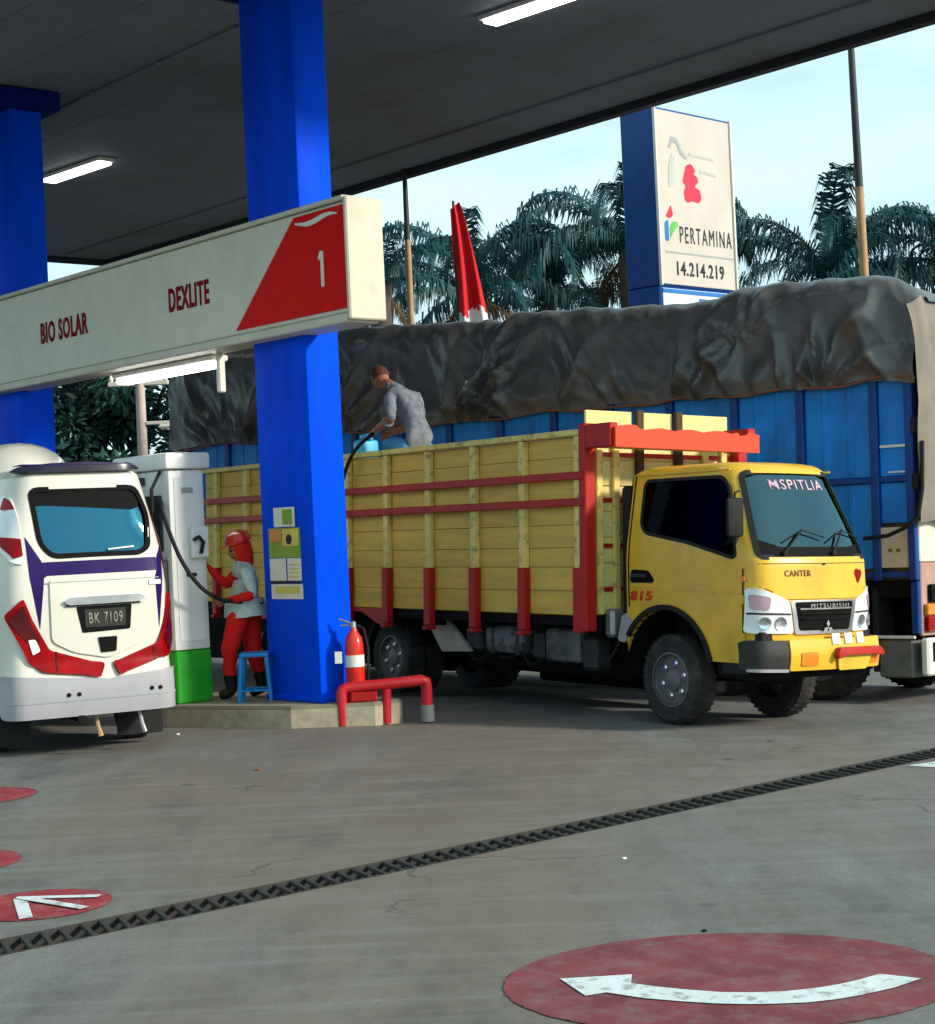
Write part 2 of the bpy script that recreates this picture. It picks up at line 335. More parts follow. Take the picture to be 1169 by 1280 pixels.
# ------------------------------------------------------------------ ground
def ground_material():
    m = bpy.data.materials.new('forecourt_concrete'); m.use_nodes = True; t = m.node_tree; b = t.nodes['Principled BSDF']; l = t.links.new
    c = t.nodes.new('ShaderNodeTexCoord')
    def nz(sc, det=6, ro=.6, vec=None, st=None):
        n = t.nodes.new('ShaderNodeTexNoise'); n.inputs['Scale'].default_value = sc; n.inputs['Detail'].default_value = det; n.inputs['Roughness'].default_value = ro
        mm = t.nodes.new('ShaderNodeMapping'); l(c.outputs['Object'], mm.inputs[0])
        if st: mm.inputs['Scale'].default_value = st[0]; mm.inputs['Rotation'].default_value = (0, 0, st[1])
        l(mm.outputs[0], n.inputs['Vector']); return n.outputs['Fac']
    def ramp(src, p0, c0, p1, c1):
        r = t.nodes.new('ShaderNodeValToRGB'); r.color_ramp.elements[0].position = p0; r.color_ramp.elements[1].position = p1
        r.color_ramp.elements[0].color = (*c0, 1); r.color_ramp.elements[1].color = (*c1, 1); l(src, r.inputs[0]); return r.outputs[0]
    def mix(f, a, bb, typ='MIX'):
        q = t.nodes.new('ShaderNodeMixRGB'); q.blend_type = typ
        for i, s in ((0, f), (1, a), (2, bb)):
            if isinstance(s, (int, float)): q.inputs[i].default_value = s
            elif isinstance(s, tuple): q.inputs[i].default_value = (*s, 1)
            else: l(s, q.inputs[i])
        return q.outputs[0]
    def mr(src, a, bb, c0=0, c1=1):
        q = t.nodes.new('ShaderNodeMapRange'); q.inputs[1].default_value = a; q.inputs[2].default_value = bb; q.inputs[3].default_value = c0; q.inputs[4].default_value = c1; l(src, q.inputs[0]); return q.outputs[0]
    base = ramp(nz(.55, 8, .62), .34, (.095, .100, .094), .68, (.20, .207, .195))
    base = mix(.6, base, ramp(nz(2.6, 10, .74, st=((1, .3, 1), R(90))), .36, (.058, .062, .058), .66, (.24, .245, .233)))
    # brownish traffic film drawn out along the lanes
    br = mr(nz(.28, 7, .6, st=((1.0, .35, 1), R(56))), .40, .58, 0, .8); base = mix(br, base, (.155, .113, .073))
    # oil stains, tyre scuffs and drips
    oil = mr(nz(1.1, 9, .7, st=((1, .45, 1), R(50))), .53, .70, 0, .8); base = mix(oil, base, (.055, .053, .050))
    vo = t.nodes.new('ShaderNodeTexVoronoi'); vo.inputs['Scale'].default_value = .8; vo.inputs['Randomness'].default_value = 1; l(c.outputs['Object'], vo.inputs['Vector'])
    sp = mr(vo.outputs['Distance'], .02, .055, .85, 0); base = mix(sp, base, (.03, .03, .03))
    streak = mr(nz(7, 6, .65, st=((.10, 1, 1), 0)), .48, .72, 0, .36); base = mix(streak, base, (.25, .255, .245))
    # hairline cracks, only here and there
    vd = t.nodes.new('ShaderNodeTexVoronoi'); vd.feature = 'DISTANCE_TO_EDGE'; vd.inputs['Scale'].default_value = .33
    wn = t.nodes.new('ShaderNodeTexNoise'); wn.inputs['Scale'].default_value = 1.8; wn.inputs['Detail'].default_value = 6; l(c.outputs['Object'], wn.inputs['Vector'])
    wa = t.nodes.new('ShaderNodeMixRGB'); wa.blend_type = 'ADD'; wa.inputs[0].default_value = .9; l(c.outputs['Object'], wa.inputs[1]); l(wn.outputs['Color'], wa.inputs[2]); l(wa.outputs[0], vd.inputs['Vector'])
    ck = mr(vd.outputs['Distance'], .002, .006, 1, 0); cm = t.nodes.new('ShaderNodeMath'); cm.operation = 'MULTIPLY'; l(ck, cm.inputs[0]); l(mr(nz(.45, 4, .6), .5, .58, 0, .8), cm.inputs[1]); base = mix(cm.outputs[0], base, (.05, .048, .045))
    sp2 = mr(nz(24, 4, .75), .62, .70, 0, .7); base = mix(sp2, base, (.07, .068, .062)); sp3 = mr(nz(31, 4, .75), .63, .70, 0, .5); base = mix(sp3, base, (.34, .335, .31))
    # fine aggregate
    base = mix(mr(nz(70, 4, .7), .40, .62, .0, .5), base, (.075, .077, .073))
    l(base, b.inputs['Base Color'])
    l(mr(nz(2.0, 6, .6), .3, .7, .62, .92), b.inputs['Roughness'])
    bu = t.nodes.new('ShaderNodeBump'); bu.inputs['Strength'].default_value = .35; bu.inputs['Distance'].default_value = .006
    l(nz(38, 8, .75), bu.inputs['Height']); l(bu.outputs[0], b.inputs['Normal'])
    return m
M_ground = ground_material()
def ladder(lo, mid0, mid1, hi, st, n=7):
    a = [mid0 + i * st for i in range(int((mid1 - mid0) / st) + 1)]
    return [lo + (mid0 - lo) * (1 - (1 - i / n) ** 3) for i in range(n)] + a + [mid1 + (hi - mid1) * (i / n) ** 3 for i in range(1, n + 1)]
def ground_sheet(bm, A, B):
    g = []
    for b in B:
        row = []
        for a in A:
            p = D0 + E1 * a + E2 * b; row.append(bm.verts.new((p.x, p.y, gh(p.x, p.y))))
        g.append(row)
    for i in range(len(B) - 1):
        for j in range(len(A) - 1): bm.faces.new((g[i][j], g[i][j + 1], g[i + 1][j + 1], g[i + 1][j]))
DW = .27
bm = nbm(); AA = ladder(-500, -12, 20, 500, .4)
ground_sheet(bm, AA, [x for x in ladder(0.0, 0.001, 24, 700, .4) if x > 0] and ([0.0] + [i * .4 for i in range(1, 61)] + [24 + 676 * (i / 7) ** 3 for i in range(1, 8)]))
ground_sheet(bm, AA, [-300, -120, -50, -20, -8, -3, -1, -DW])
tag(finish('ground', bm, M_ground, smooth=30), 'grey stained concrete forecourt of the filling station', kind='structure')

# ------------------------------------------------------------------ canopy over the forecourt
H = 6.65
dU, dV = C0.dot(U), C0.dot(V)
CAN = frame((0, 0, 0), U, V, Z)   # local x along the canopy, y across, z up.  (x,y) = (dot U, dot V)
t = thing('canopy', 'dark grey filling station canopy with lamps in its flat underside', 'canopy', CAN)
CU0, CU1, CV0, CV1 = 9.0, 27.4, 3.0, 15.28
b = nbm(); bx(b, CU0 + .16, CU1 - .16, CV0 + .16, CV1 - .16, H + .06, H + .35); finish('roof_slab', b, M_fasc, t)
nst = 14; wst = (CV1 - CV0 - .32) / nst
for k in range(nst):
    b = nbm(); v0 = CV0 + .16 + k * wst; j = random.uniform(0, .004)
    bx(b, CU0 + .161, CU1 - .161, v0 + .004, v0 + wst - .004, H + j, H + .055, .004); finish('ceiling_panel', b, M_ceil, t)
for (a0, a1, c0, c1) in ((CU0, CU1, CV1 - .157, CV1), (CU0, CU1, CV0, CV0 + .157), (CU1 - .157, CU1, CV0 + .16, CV1 - .16), (CU0, CU0 + .157, CV0 + .16, CV1 - .16)):
    b = nbm(); bx(b, a0, a1, c0, c1, H - .09, H + .95, .01); finish('fascia', b, M_fasc, t)

for vv, ua, ub in ((9.4, 9.4, 27.0), (14.2, 9.4, 27.0)):
    b = nbm(); tube(b, [(ua, vv, H - .02), ((ua + ub) / 2, vv, H - .022), (ub, vv, H - .02)], .016, 8)
    for k in range(12): bx(b, ua + .4 + k * 1.45, ua + .46 + k * 1.45, vv - .035, vv + .035, H - .04, H - .001, .004)
    finish('conduit', b, M_ceil, t, smooth=50)
def ceil_light(p, label):
    q = Vector(p); f = frame(q, (Vector((-.70, .715, 0))).normalized(), (Vector((.715, .70, 0))).normalized(), Z)
    o = thing('ceiling_light', label, 'ceiling lamp', f, 'tube lamps fixed under the canopy')
    b = nbm(); bx(b, -.74, .74, -.13, .13, -.05, 0, .01); finish('housing', b, M_white, o)
    b = nbm(); bx(b, -.70, .70, -.10, .10, -.085, -.051, .012); finish('diffuser', b, M_tube, o)
ceil_light((-4.99, 22.89, H - .003), 'lit tube lamp under the canopy beside the upper end of the left blue column')
ceil_light((.93, 16.44, H - .003), 'lit tube lamp under the canopy right of the big blue column')

# ------------------------------------------------------------------ columns
def column(org, label, wu=.8, wv=.36, z0=.19):
    o = thing('column', label, 'column', frame(org, U, V, Z))
    b = nbm(); bx(b, 0, wu, 0, wv, z0, H - .003, .025, seg=2); finish('shaft', b, M_blue, o, smooth=40)
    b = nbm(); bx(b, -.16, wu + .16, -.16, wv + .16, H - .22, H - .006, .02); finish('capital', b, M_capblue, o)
    b = nbm(); bx(b, -.02, wu + .02, -.02, wv + .02, z0 + .002, z0 + .05, .008); finish('base_plate', b, M_blue, o)
    return o
column(C0, 'big blue column with taped paper notices beside the fire extinguisher')
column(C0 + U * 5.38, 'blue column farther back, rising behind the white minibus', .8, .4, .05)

# notices on the column (flat sheets of paper)
o = thing('paper_notice', 'stacked paper notices taped to the near face of the big blue column', 'notice', frame(C0 - V * .003, -U, Z, -V))
def sheet(nm, u0, u1, z0, z1, m, lift):
    b = nbm(); bx(b, -u1, -u0, z0, z1, .001 + lift, .004 + lift); return finish(nm, b, m, o)
sheet('top_sheet', .26, .58, 1.71, 1.88, M_paper, .006); sheet('top_print', .30, .44, 1.73, 1.86, M_pgreen, .0105)
sheet('green_sheet', .20, .68, 1.44, 1.70, M_pgreen, 0); sheet('yellow_print', .22, .46, 1.54, 1.69, M_pyel, .0045); sheet('orange_print', .48, .66, 1.58, 1.69, M_porange, .0045)
b = nbm(); lathe(b, [(.001, 0), (.045, .0), (.045, .003), (.001, .003)], (-.36, 1.60, .0095), 'z', 12); finish('black_dot', b, M_pink, o)
sheet('cream_sheet', .43, .68, 1.24, 1.435, M_paper, 0); sheet('cream_sheet', .20, .41, 1.24, 1.435, M_paper, 0)
for k in range(4): sheet('print_line', .24, .38, 1.27 + k * .035, 1.28 + k * .035, M_pyel, .0045)
sheet('dark_strip', .20, .68, 1.215, 1.237, M_pink, 0); sheet('bottom_sheet', .19, .67, 1.08, 1.21, M_paper, 0); sheet('bottom_print', .24, .6, 1.13, 1.19, M_pyel, .0045)

# ------------------------------------------------------------------ long sign beam
SB = frame(C0 - V * .15, -U, Z, -V)     # x to the viewer's right along the beam, y up, z out towards the lane
o = thing('sign_beam', 'long cream fuel sign beam with red end panel running through both blue columns', 'sign', SB)
b = nbm(); bx(b, -9.0, .85, 3.42, 4.33, -.33, 0, .012); finish('box', b, M_cream, o)
b = nbm(); bx(b, -9.0, .85, 3.34, 3.415, -.30, .035, .01); finish('bottom_rail', b, M_creamtrim, o)
b = nbm(); bx(b, -9.0, .85, 4.335, 4.375, -.30, .03, .008); finish('top_rail', b, M_creamtrim, o)
b = nbm(); bx(b, .853, .9, 3.36, 4.36, -.345, .03, .012); finish('end_cap', b, M_creamtrim, o)
b = nbm(); prism(b, [(-.81, 3.46), (.14, 4.30), (.845, 4.30), (.845, 3.46)], lambda u, v, d: Vector((u, v, d)), .002, .014); finish('red_panel', b, M_red, o)
b = nbm(); tp = []; bt = []
for i in range(13):
    x = .16 + i * .05; y = 4.235 + .018 * sin(i * .55 + 2.6); w = .018 * sin(pi * i / 12) + .005
    tp.append((x, y + w)); bt.append((x, y - w))
prism(b, tp + bt[::-1], lambda u, v, d: Vector((u, v, d)), .0145, .018); finish('white_wave', b, M_white, o)
b = nbm(); prism(b, [(.545, 3.67), (.545, 3.965), (.50, 3.965), (.475, 3.915), (.475, 3.895), (.505, 3.905), (.505, 3.67)], lambda u, v, d: Vector((u, v, d)), .0145, .02); finish('number', b, M_white, o)
text('lettering', 'DEXLITE', M_redletter, o, (-1.94, 3.76, .0), (1, 0, 0), (0, 1, 0), .70, .22, .006, .025)
text('lettering', 'BIO SOLAR', M_redletter, o, (-4.54, 3.75, .0), (1, 0, 0), (0, 1, 0), 1.02, .22, .006, .025)
f = frame(C0 + V * .02 + U * 2.5, U, V, Z)
o = thing('tube_light', 'long lit tube lamp hanging under the cream sign beam', 'lamp', f)
b = nbm(); bx(b, -.92, .92, .02, .22, 3.285, 3.336, .01); finish('housing', b, M_white, o)
b = nbm(); bx(b, -.9, .9, .04, .20, 3.225, 3.283, .02); finish('diffuser', b, M_tube, o)
b = nbm(); bx(b, -1.02, -.96, .05, .12, 2.98, 3.336, .01); finish('switch_box', b, M_white, o)

# ------------------------------------------------------------------ pump island
def island(nm, poly, label, h=.19, z0=-.35, side=M_island):
    o = tag(bpy.data.objects.new(nm, None), label, 'pump island'); COL.objects.link(o); o.location = (poly[0][0], poly[0][1], 0)
    l = [(x - poly[0][0], y - poly[0][1]) for x, y in poly]
    b = nbm(); prism(b, l, lambda u, v, d: Vector((u, v, d)), z0, h - .03); finish('kerb', b, side, o)
    b = nbm(); prism(b, l, lambda u, v, d: Vector((u, v, d)), h - .03 + .002, h)
    bmesh.ops.bevel(b, geom=[e for e in b.edges if all(v.co.z > h - .001 for v in e.verts)], offset=.012, segments=2, affect='EDGES'); finish('top_slab', b, M_islandtop, o)
island('pump_island', [(-2.72, 15.13), (-1.57, 14.58), (-.86, 14.59), (-.64, 14.84), (-1.85, 16.3), (-3.02, 16.22), (-3.26, 15.78)], 'low concrete pump island under the big blue column')
c = C0 + U * 5.38
P = [c - U * .3 - V * .18, c - U * .3 + V * .62, c + U * 1.1 + V * .62, c + U * 1.1 - V * .18]
island('pump_island', [(p.x, p.y) for p in P], 'small concrete island hidden behind the white minibus under the farther column', .05)

# ------------------------------------------------------------------ dispenser
PO = Vector((-2.62, 15.17, .19))
o = thing('fuel_pump', 'tall white fuel pump with green foot behind the white minibus', 'fuel pump', frame(PO, V, U, Z))
b = nbm(); bx(b, 0, .36, 0, .85, .47, 2.07, .02, seg=2); finish('cabinet', b, M_pump, o, smooth=40)
b = nbm(); bx(b, -.005, .365, -.005, .855, 0, .465, .015); finish('green_foot', b, M_green, o)
b = nbm(); bx(b, -.05, .41, -.05, .90, 2.075, 2.22, .025, seg=2); finish('head_cap', b, M_pump, o, smooth=40)
b = nbm(); bx(b, .05, .31, -.006, -.001, .55, 2.0, .002); finish('end_panel', b, M_pump, o)
b = nbm(); bx(b, .12, .24, -.012, -.007, 1.86, 1.91, .002); finish('maker_badge', b, M_tgrey, o)
b = nbm(); bx(b, .18, .35, -.07, -.0065, 1.28, 1.56, .012); finish('nozzle_boot', b, M_pump, o)
b = nbm(); tube(b, [(.25, -.085, 1.32), (.27, -.10, 1.42), (.22, -.11, 1.47), (.17, -.10, 1.44)], .018, 8); finish('nozzle', b, M_black, o)
b = nbm(); bx(b, .14, .24, -.016, -.0125 + .006, 1.12, 1.15); finish('cable_clip', b, M_black, o)
b = nbm(); bx(b, -.03, -.001, .12, .72, 1.35, 1.85, .008); finish('display', b, M_display, o)
for k in range(2):
    b = nbm(); bx(b, -.09, -.002, .05 + k * .42, .18 + k * .42, .9, 1.28, .02); finish('holster', b, M_darkmetal, o)
    b = nbm(); tube(b, [(-.10, .11 + k * .42, .95), (-.13, .11 + k * .42, 1.15), (-.12, .10 + k * .42, 1.28), (-.07, .09 + k * .42, 1.34)], [.02, .03, .028, .016], 8); finish('nozzle', b, M_fire if k == 0 else M_black, o)
    b = nbm(); tube(b, [(-.02, .10 + k * .42, 2.06), (-.12, .09 + k * .42, 1.9), (-.15, .05 + k * .42, 1.45), (-.16, .0 + k * .42, .8), (-.15, .02 + k * .42, .55), (-.14, .07 + k * .42, .7), (-.12, .11 + k * .42, .95)], .016, 8); finish('hose', b, M_black, o)
for k in range(1, 3): 
    b = nbm(); bx(b, -.03, -.001, .2 + k * .2, .3 + k * .2, 1.95, 2.02, .004); finish('number_badge', b, M_display, o)

# ------------------------------------------------------------------ wheels
def wheel(parent, c, out, r=.375, w=.2, rimc=M_darkmetal, bolts=M_chrome, twin=False):
    """out = +1/-1: which local y the dish faces"""
    s = out
    b = nbm()
    prof = [(r * .56, -w / 2), (r * .9, -w / 2 * 1.02), (r * .985, -w * .38), (r, -w * .2), (r, w * .2), (r * .985, w * .38), (r * .9, w / 2 * 1.02), (r * .56, w / 2)]
    lathe(b, [(q, h * s) for q, h in prof + prof[:1]], c, 'y', 40, False)
    n = 40
    for k in range(n):
        a = 2 * pi * k / n
        m4 = Matrix.Translation(c) @ Matrix.Rotation(a, 4, 'Y')
        bx(b, -.011, .011, -w * .42, -w * .06, r - .006, r + .0025, 0, m4); bx(b, .012, .034, w * .06, w * .42, r - .006, r + .0025, 0, m4)
    ty = finish('tyre', b, M_tyre, parent, smooth=35)
    b = nbm(); e = w / 2
    lathe(b, [(r * .57, s * e * .55), (r * .61, s * e * 1.0), (r * .57, s * e * 1.03), (r * .53, s * e * .55), (r * .46, s * e * .42), (r * .28, s * e * .45), (r * .24, s * e * .75), (r * .12, s * e * .95), (r * .02, s * e * .97)], c, 'y', 36)
    finish('rim', b, rimc, parent, smooth=35)
    for k in range(6):
        a = 2 * pi * k / 6 + .3; q = Vector(c) + Vector((cos(a) * r * .37, s * e * .44, sin(a) * r * .37))
        b = nbm(); lathe(b, [(.001, 0), (r * .085, 0), (r * .085, s * .03), (r * .05, s * .04), (.001, s * .04)], q, 'y', 8); finish('wheel_nut', b, bolts, parent, smooth=30)
M_tyre = mat('tyre_rubber', (.022, .021, .020), .85, var=.25, scale=12, dirt=(.09, .08, .065), dscale=5, damt=.7)
M_rim = mat('rim_grey', (.13, .13, .13), .5, metal=.3, dirt=(.12, .1, .08), dscale=9, damt=.6)

M_tank = mat('tank_grime', (.20, .195, .18), .6, metal=.3, dirt=(.02, .02, .017), dscale=5, damt=.95, dth=(.40, .58))
# ------------------------------------------------------------------ yellow truck
T = thing('lorry', 'yellow light lorry with high timber bed and red bars parked at the pump', 'lorry', TRUCK)
WB, BW = -4.25, .885
def lerp(t, a): 
    for (x0, y0), (x1, y1) in zip(a, a[1:]):
        if t <= x1: return y0 + (y1 - y0) * max(0, min(1, (t - x0) / (x1 - x0)))
    return a[-1][1]
def cab_w(z): return lerp(z, [(.5, .655), (1.35, .665), (1.5, .655), (2.08, .565), (2.2, .55)])
def cab_xf(z): return lerp(z, [(.5, 1.17), (.75, 1.20), (1.0, 1.215), (1.36, 1.19), (2.06, .86), (2.2, .80)])
def cab_back(z): return -.50 + (.03 if z > 2.1 else 0)
def front_x(y, z):
    w = cab_w(z); x = cab_xf(z) - .10 * (y / w) ** 2; e = w - abs(y); rc = .14
    if e < rc: x -= rc * 1.15 * (1 - sqrt(max(0, 1 - ((rc - e) / rc) ** 2)))
    return x
def S_front(y, z):
    p = Vector((front_x(y, z), y, z)); d = .004
    du = Vector((front_x(y + d, z) - front_x(y - d, z), 2 * d, 0)); dv = Vector((front_x(y, z + d) - front_x(y, z - d), 0, 2 * d))
    n = du.cross(dv).normalized(); return p, n if n.x > 0 else -n
def S_side(x, z):
    p = Vector((x, -cab_w(z), z)); d = .01; s = -(cab_w(z + d) - cab_w(z - d)) / (2 * d)
    n = Vector((0, -1, -s)); n.normalize(); return p, Vector((0, -1, -abs(s) * -1)).normalized()
def S_sideL(x, z):
    p, n = S_side(x, z); return Vector((p.x, -p.y, p.z)), Vector((n.x, -n.y, n.z))
def cab_ring(z, inset=0):
    w = cab_w(z) - inset; pts = []
    ns = 22
    for k in range(ns + 1):   # front, from right (-y) to left
        q = -1 + 2 * k / ns; q = math.copysign(abs(q) ** .6, q); y = q * (w - .0008); wfull = cab_w(z)
        x = front_x(y * wfull / w if w else 0, z) - inset * 1.3; pts.append(Vector((x, y, z)))
    bk = cab_back(z) + inset
    for k in range(1, 5): pts.append(Vector((pts[ns].x + (bk - pts[ns].x) * k / 4.3, w, z)))
    pts.append(Vector((bk + .03, w - .005, z))); pts.append(Vector((bk, w - .04, z))); pts.append(Vector((bk, -w + .04, z))); pts.append(Vector((bk + .03, -w + .005, z)))
    x0 = pts[0].x
    for k in range(1, 5): pts.append(Vector((bk + (x0 - bk) * k / 4.6 + .02, -w, z)))
    return pts
b = nbm(); zs = [.55, .62, .75, .9, 1.05, 1.2, 1.3, 1.36, 1.42, 1.5, 1.6, 1.7, 1.8, 1.9, 2.0, 2.06, 2.1]
rings = [cab_ring(z) for z in zs] + [cab_ring(2.13, .018), cab_ring(2.153, .045), cab_ring(2.17, .1), cab_ring(2.178, .2), cab_ring(2.182, .35)]
loft(b, rings); body = finish('cab_body', b, M_yel, T, smooth=28)
WIN = rounded([(-.31, 2.05), (.66, 2.05), (.75, 1.96), (.90, 1.41), (.86, 1.385), (.31, 1.515), (-.24, 1.60), (-.31, 1.68)], .07)
WS = rounded([(-.585, 1.39), (.585, 1.39), (.575, 1.5), (.475, 2.075), (-.475, 2.075), (-.575, 1.5)], .055)
def cut(prismf):
    b = nbm(); prismf(b); o = finish('cutter', b, M_yel); o.matrix_world = TRUCK; return o
bpy.context.view_layer.update()
cs = [cut(lambda b: lathe(b, [(.56, -.9), (.56, .9)], (.03, 0, .40), 'y', 40)),
      cut(lambda b: prism(b, [(-.44, 1.0), (1.02, 1.0), (1.0, 1.36), (.72, 2.05), (-.44, 2.05)], lambda u, v, d: Vector((u, d, v)), -.53, .53)),
      cut(lambda b: prism(b, WIN, lambda u, v, d: Vector((u, d, v)), -.95, .95)),
      cut(lambda b: prism(b, WS, lambda u, v, d: Vector((d, u, v)), .45, 1.6))]
bpy.context.view_layer.update(); boolean(body, cs)
for p in body.data.polygons: p.use_smooth = True
body.data.set_sharp_from_angle(angle=R(28))
# glass and rubber
b = nbm(); patch(b, WS, S_front, -.022, .006, .1); finish('windscreen', b, G_wind, T, smooth=40)
b = nbm(); ring_patch(b, shrink(WS, -.022), shrink(WS, .018), S_front, -.008, .014); finish('windscreen_seal', b, M_black, T, smooth=40)
b = nbm(); patch(b, rounded([(-.57, 1.40), (.57, 1.40), (.565, 1.50), (.40, 1.475), (-.36, 1.475), (-.565, 1.54)], .02), S_front, -.015, .003, .08); finish('windscreen_band', b, M_plate, T, smooth=40)
for sf in (S_side, S_sideL):
    b = nbm(); patch(b, WIN, sf, -.02, .005, .1); finish('side_window', b, G_side, T, smooth=40)
    b = nbm(); ring_patch(b, shrink(WIN, -.012), shrink(WIN, .016), sf, -.006, .010); finish('window_seal', b, M_black, T, smooth=40)
    # door: shut lines, pressed crease, handle
    b = nbm(); patch(b, [(-.445, .98), (-.43, .98), (-.43, 2.1), (-.445, 2.1)], sf, -.001, .0025, .2); finish('door_gap', b, M_black, T)
    b = nbm(); patch(b, [(.955, .58), (.968, .58), (.985, 1.3), (.972, 1.3)], sf, -.001, .0025, .2); finish('door_gap', b, M_black, T)
    b = nbm(); patch(b, rounded([(-.42, 1.145), (.94, 1.10), (.94, 1.125), (-.42, 1.17)], .01), sf, -.002, .008, .3); finish('door_crease', b, M_yel, T, smooth=40)
    hd = rounded([(-.42, 1.18), (-.12, 1.18), (-.10, 1.205), (-.17, 1.285), (-.40, 1.295)], .04)
    b = nbm(); patch(b, hd, sf, -.002, .006, .1); finish('handle_recess', b, M_plate, T)
    b = nbm(); patch(b, rounded([(-.39, 1.225), (-.18, 1.225), (-.2, 1.255), (-.38, 1.26)], .012), sf, .012, .014, .1); finish('door_handle', b, M_darkmetal, T)
    # arch lip
    arc = [(.03 + cos(a) * .60, .40 + sin(a) * .60) for a in [R(x) for x in range(14, 152, 6)]]; arci = [(.03 + cos(a) * .56, .40 + sin(a) * .56) for a in [R(x) for x in range(14, 152, 6)]]
    b = nbm(); n = len(arc)
    for off in (0,):
        A1 = [sf(*p) for p in arc]; A2 = [sf(*p) for p in arci]
        rows = [[p + nn * .002 for p, nn in A1], [p + nn * .022 for p, nn in A1], [p + nn * .022 for p, nn in A2], [p - nn * .12 for p, nn in A2]]
        loft(b, rows, cap=False, closed=False)
    finish('arch_lip', b, M_black, T, smooth=40)
text('door_number', '815', M_orange, T, (-.41, -.668, 1.03), (1, 0, 0), (0, 0, 1), .29, .085, .003, .03, shear=.15)
b = nbm(); arcs = [R(q) for q in range(6, 172, 6)]
loft(b, [[Vector((.03 + cos(a) * .556, y, .40 + sin(a) * .556)) for a in arcs] for y in (-.62, .62)], cap=False, closed=False)
finish('wheel_arch_liner', b, M_chassis, T, smooth=40)
# front shut lines, hinges, roof gutter, side repeaters
b = nbm(); patch(b, [(-.60, 1.335), (.60, 1.335), (.60, 1.341), (-.60, 1.341)], S_front, -.001, .0022, .05); patch(b, [(-.60, 1.152), (-.36, 1.05), (.36, 1.05), (.60, 1.152), (.60, 1.158), (.355, 1.057), (-.355, 1.057), (-.60, 1.158)], S_front, -.001, .0022, .05); finish('panel_gap', b, M_black, T)
for sf, sg in ((S_side, -1), (S_sideL, 1)):
    b = nbm(); patch(b, [(-.43, 2.095), (.74, 2.095), (.74, 2.108), (-.43, 2.108)], sf, -.002, .012, .3); finish('roof_gutter', b, M_yel, T)
    for z in (.72, 1.02):
        b = nbm(); patch(b, rounded([(.925, z), (.99, z), (.99, z + .07), (.925, z + .07)], .01), sf, -.002, .014, .1); finish('door_hinge', b, M_yel, T)
    b = nbm(); patch(b, rounded([(1.0, 1.20), (1.05, 1.20), (1.05, 1.24), (1.0, 1.24)], .01), lambda u, v, sf=sf, sg=sg: (Vector((u - .05, sf(u, v)[0].y * .985, v)), Vector((.3, sg * .95, 0))), .0, .018, .1); finish('side_repeater', b, M_amber, T)
# front fittings
def fpatch(nm, poly, m, off, th, r=.02, res=.07):
    b = nbm(); patch(b, rounded(poly, r) if r else poly, S_front, off, th, res); return finish(nm, b, m, T, smooth=35)
fpatch('bonnet_lip', [(-.40, 1.055), (.40, 1.055), (.52, 1.10), (.50, 1.13), (-.50, 1.13), (-.52, 1.10)], M_yel, -.002, .012)
fpatch('grille_surround', [(-.36, 1.045), (.36, 1.045), (.31, .775), (-.31, .775)], M_chrome, -.003, .022, .03)
fpatch('grille', [(-.315, 1.03), (.315, 1.03), (.27, .805), (-.27, .805)], M_plate, .008, .018, .025)
for k in range(3):
    z = .985 - k * .04; w = .285 - k * .012
    fpatch('grille_bar', [(-w, z), (w, z), (w - .004, z - .012), (-w + .004, z - .012)], M_chassis if k else M_steel, .024, .014, 0)
text('grille_lettering', 'MITSUBISHI', M_chrome, T, (front_x(0, .99) + .045, -.20, .985), (0, 1, 0), (0, 0, 1), .42, .032, .003, .0, sp=1.3)
b = nbm()
for a in (90, 210, 330):
    d = Vector((cos(R(a)), sin(R(a)))); q = Vector((-d.y, d.x)); s = .062
    rh = [Vector((0, 0)), d * s * .5 + q * s * .29, d * s, d * s * .5 - q * s * .29]
    prism(b, [(p.x, p.y) for p in rh], lambda u, v, dd: Vector((dd, u, .825 + v)), front_x(0, .82) + .028, front_x(0, .82) + .048)
finish('emblem', b, M_chrome, T)
text('bonnet_lettering', 'CANTER', M_rope, T, (-.39, 1.235, 0), (1, 0, 0), (0, 1, 0), .26, .05, .003, .015, S_front)
hb = [(.40, 1.275), (.43, 1.295), (.46, 1.28), (.49, 1.285), (.505, 1.255), (.48, 1.215), (.445, 1.17), (.425, 1.18), (.41, 1.22), (.395, 1.25)]
fpatch('red_sticker', hb, M_redletter, .0, .003, .012)
fpatch('washer_jet', [(.0, 1.325), (.03, 1.325), (.03, 1.335), (0, 1.335)], M_black, 0, .01, 0)
for s in (-1, 1):
    lp = [(s * .655, 1.15), (s * .60, 1.14), (s * .37, 1.04), (s * .325, .785), (s * .655, .79)]
    hl = fpatch('headlight', lp, M_lampclear, -.004, .022, .03, .05)
    b = nbm(); patch(b, [(s * .65, .955), (s * .36, .945), (s * .36, .932), (s * .65, .94)], S_front, .012, .010, .05); finish('lamp_divider', b, M_darkmetal, hl, smooth=35)
    b = nbm(); patch(b, rounded([(s * .645, 1.10), (s * .53, 1.07), (s * .55, .97), (s * .645, .985)], .02), S_front, .0185, .003, .05); finish('indicator', b, mat('lamp_mauve', (.42, .25, .3), .15, coat=1), hl, smooth=35)
    for (yy, zz, rr) in ((.45, .865, .055), (.57, .87, .05)):
        p, n = S_front(s * yy, zz); b = nbm(); lathe(b, [(.001, 0), (rr, 0), (rr, .006), (rr * .8, .002), (.001, -.001 + .004)], (0, 0, 0), 'z', 18)
        q = n.to_track_quat('Z', 'Y').to_matrix().to_4x4(); q.translation = p + n * .019; bmesh.ops.transform(b, matrix=q, verts=b.verts); finish('reflector', b, M_chrome, hl, smooth=35)
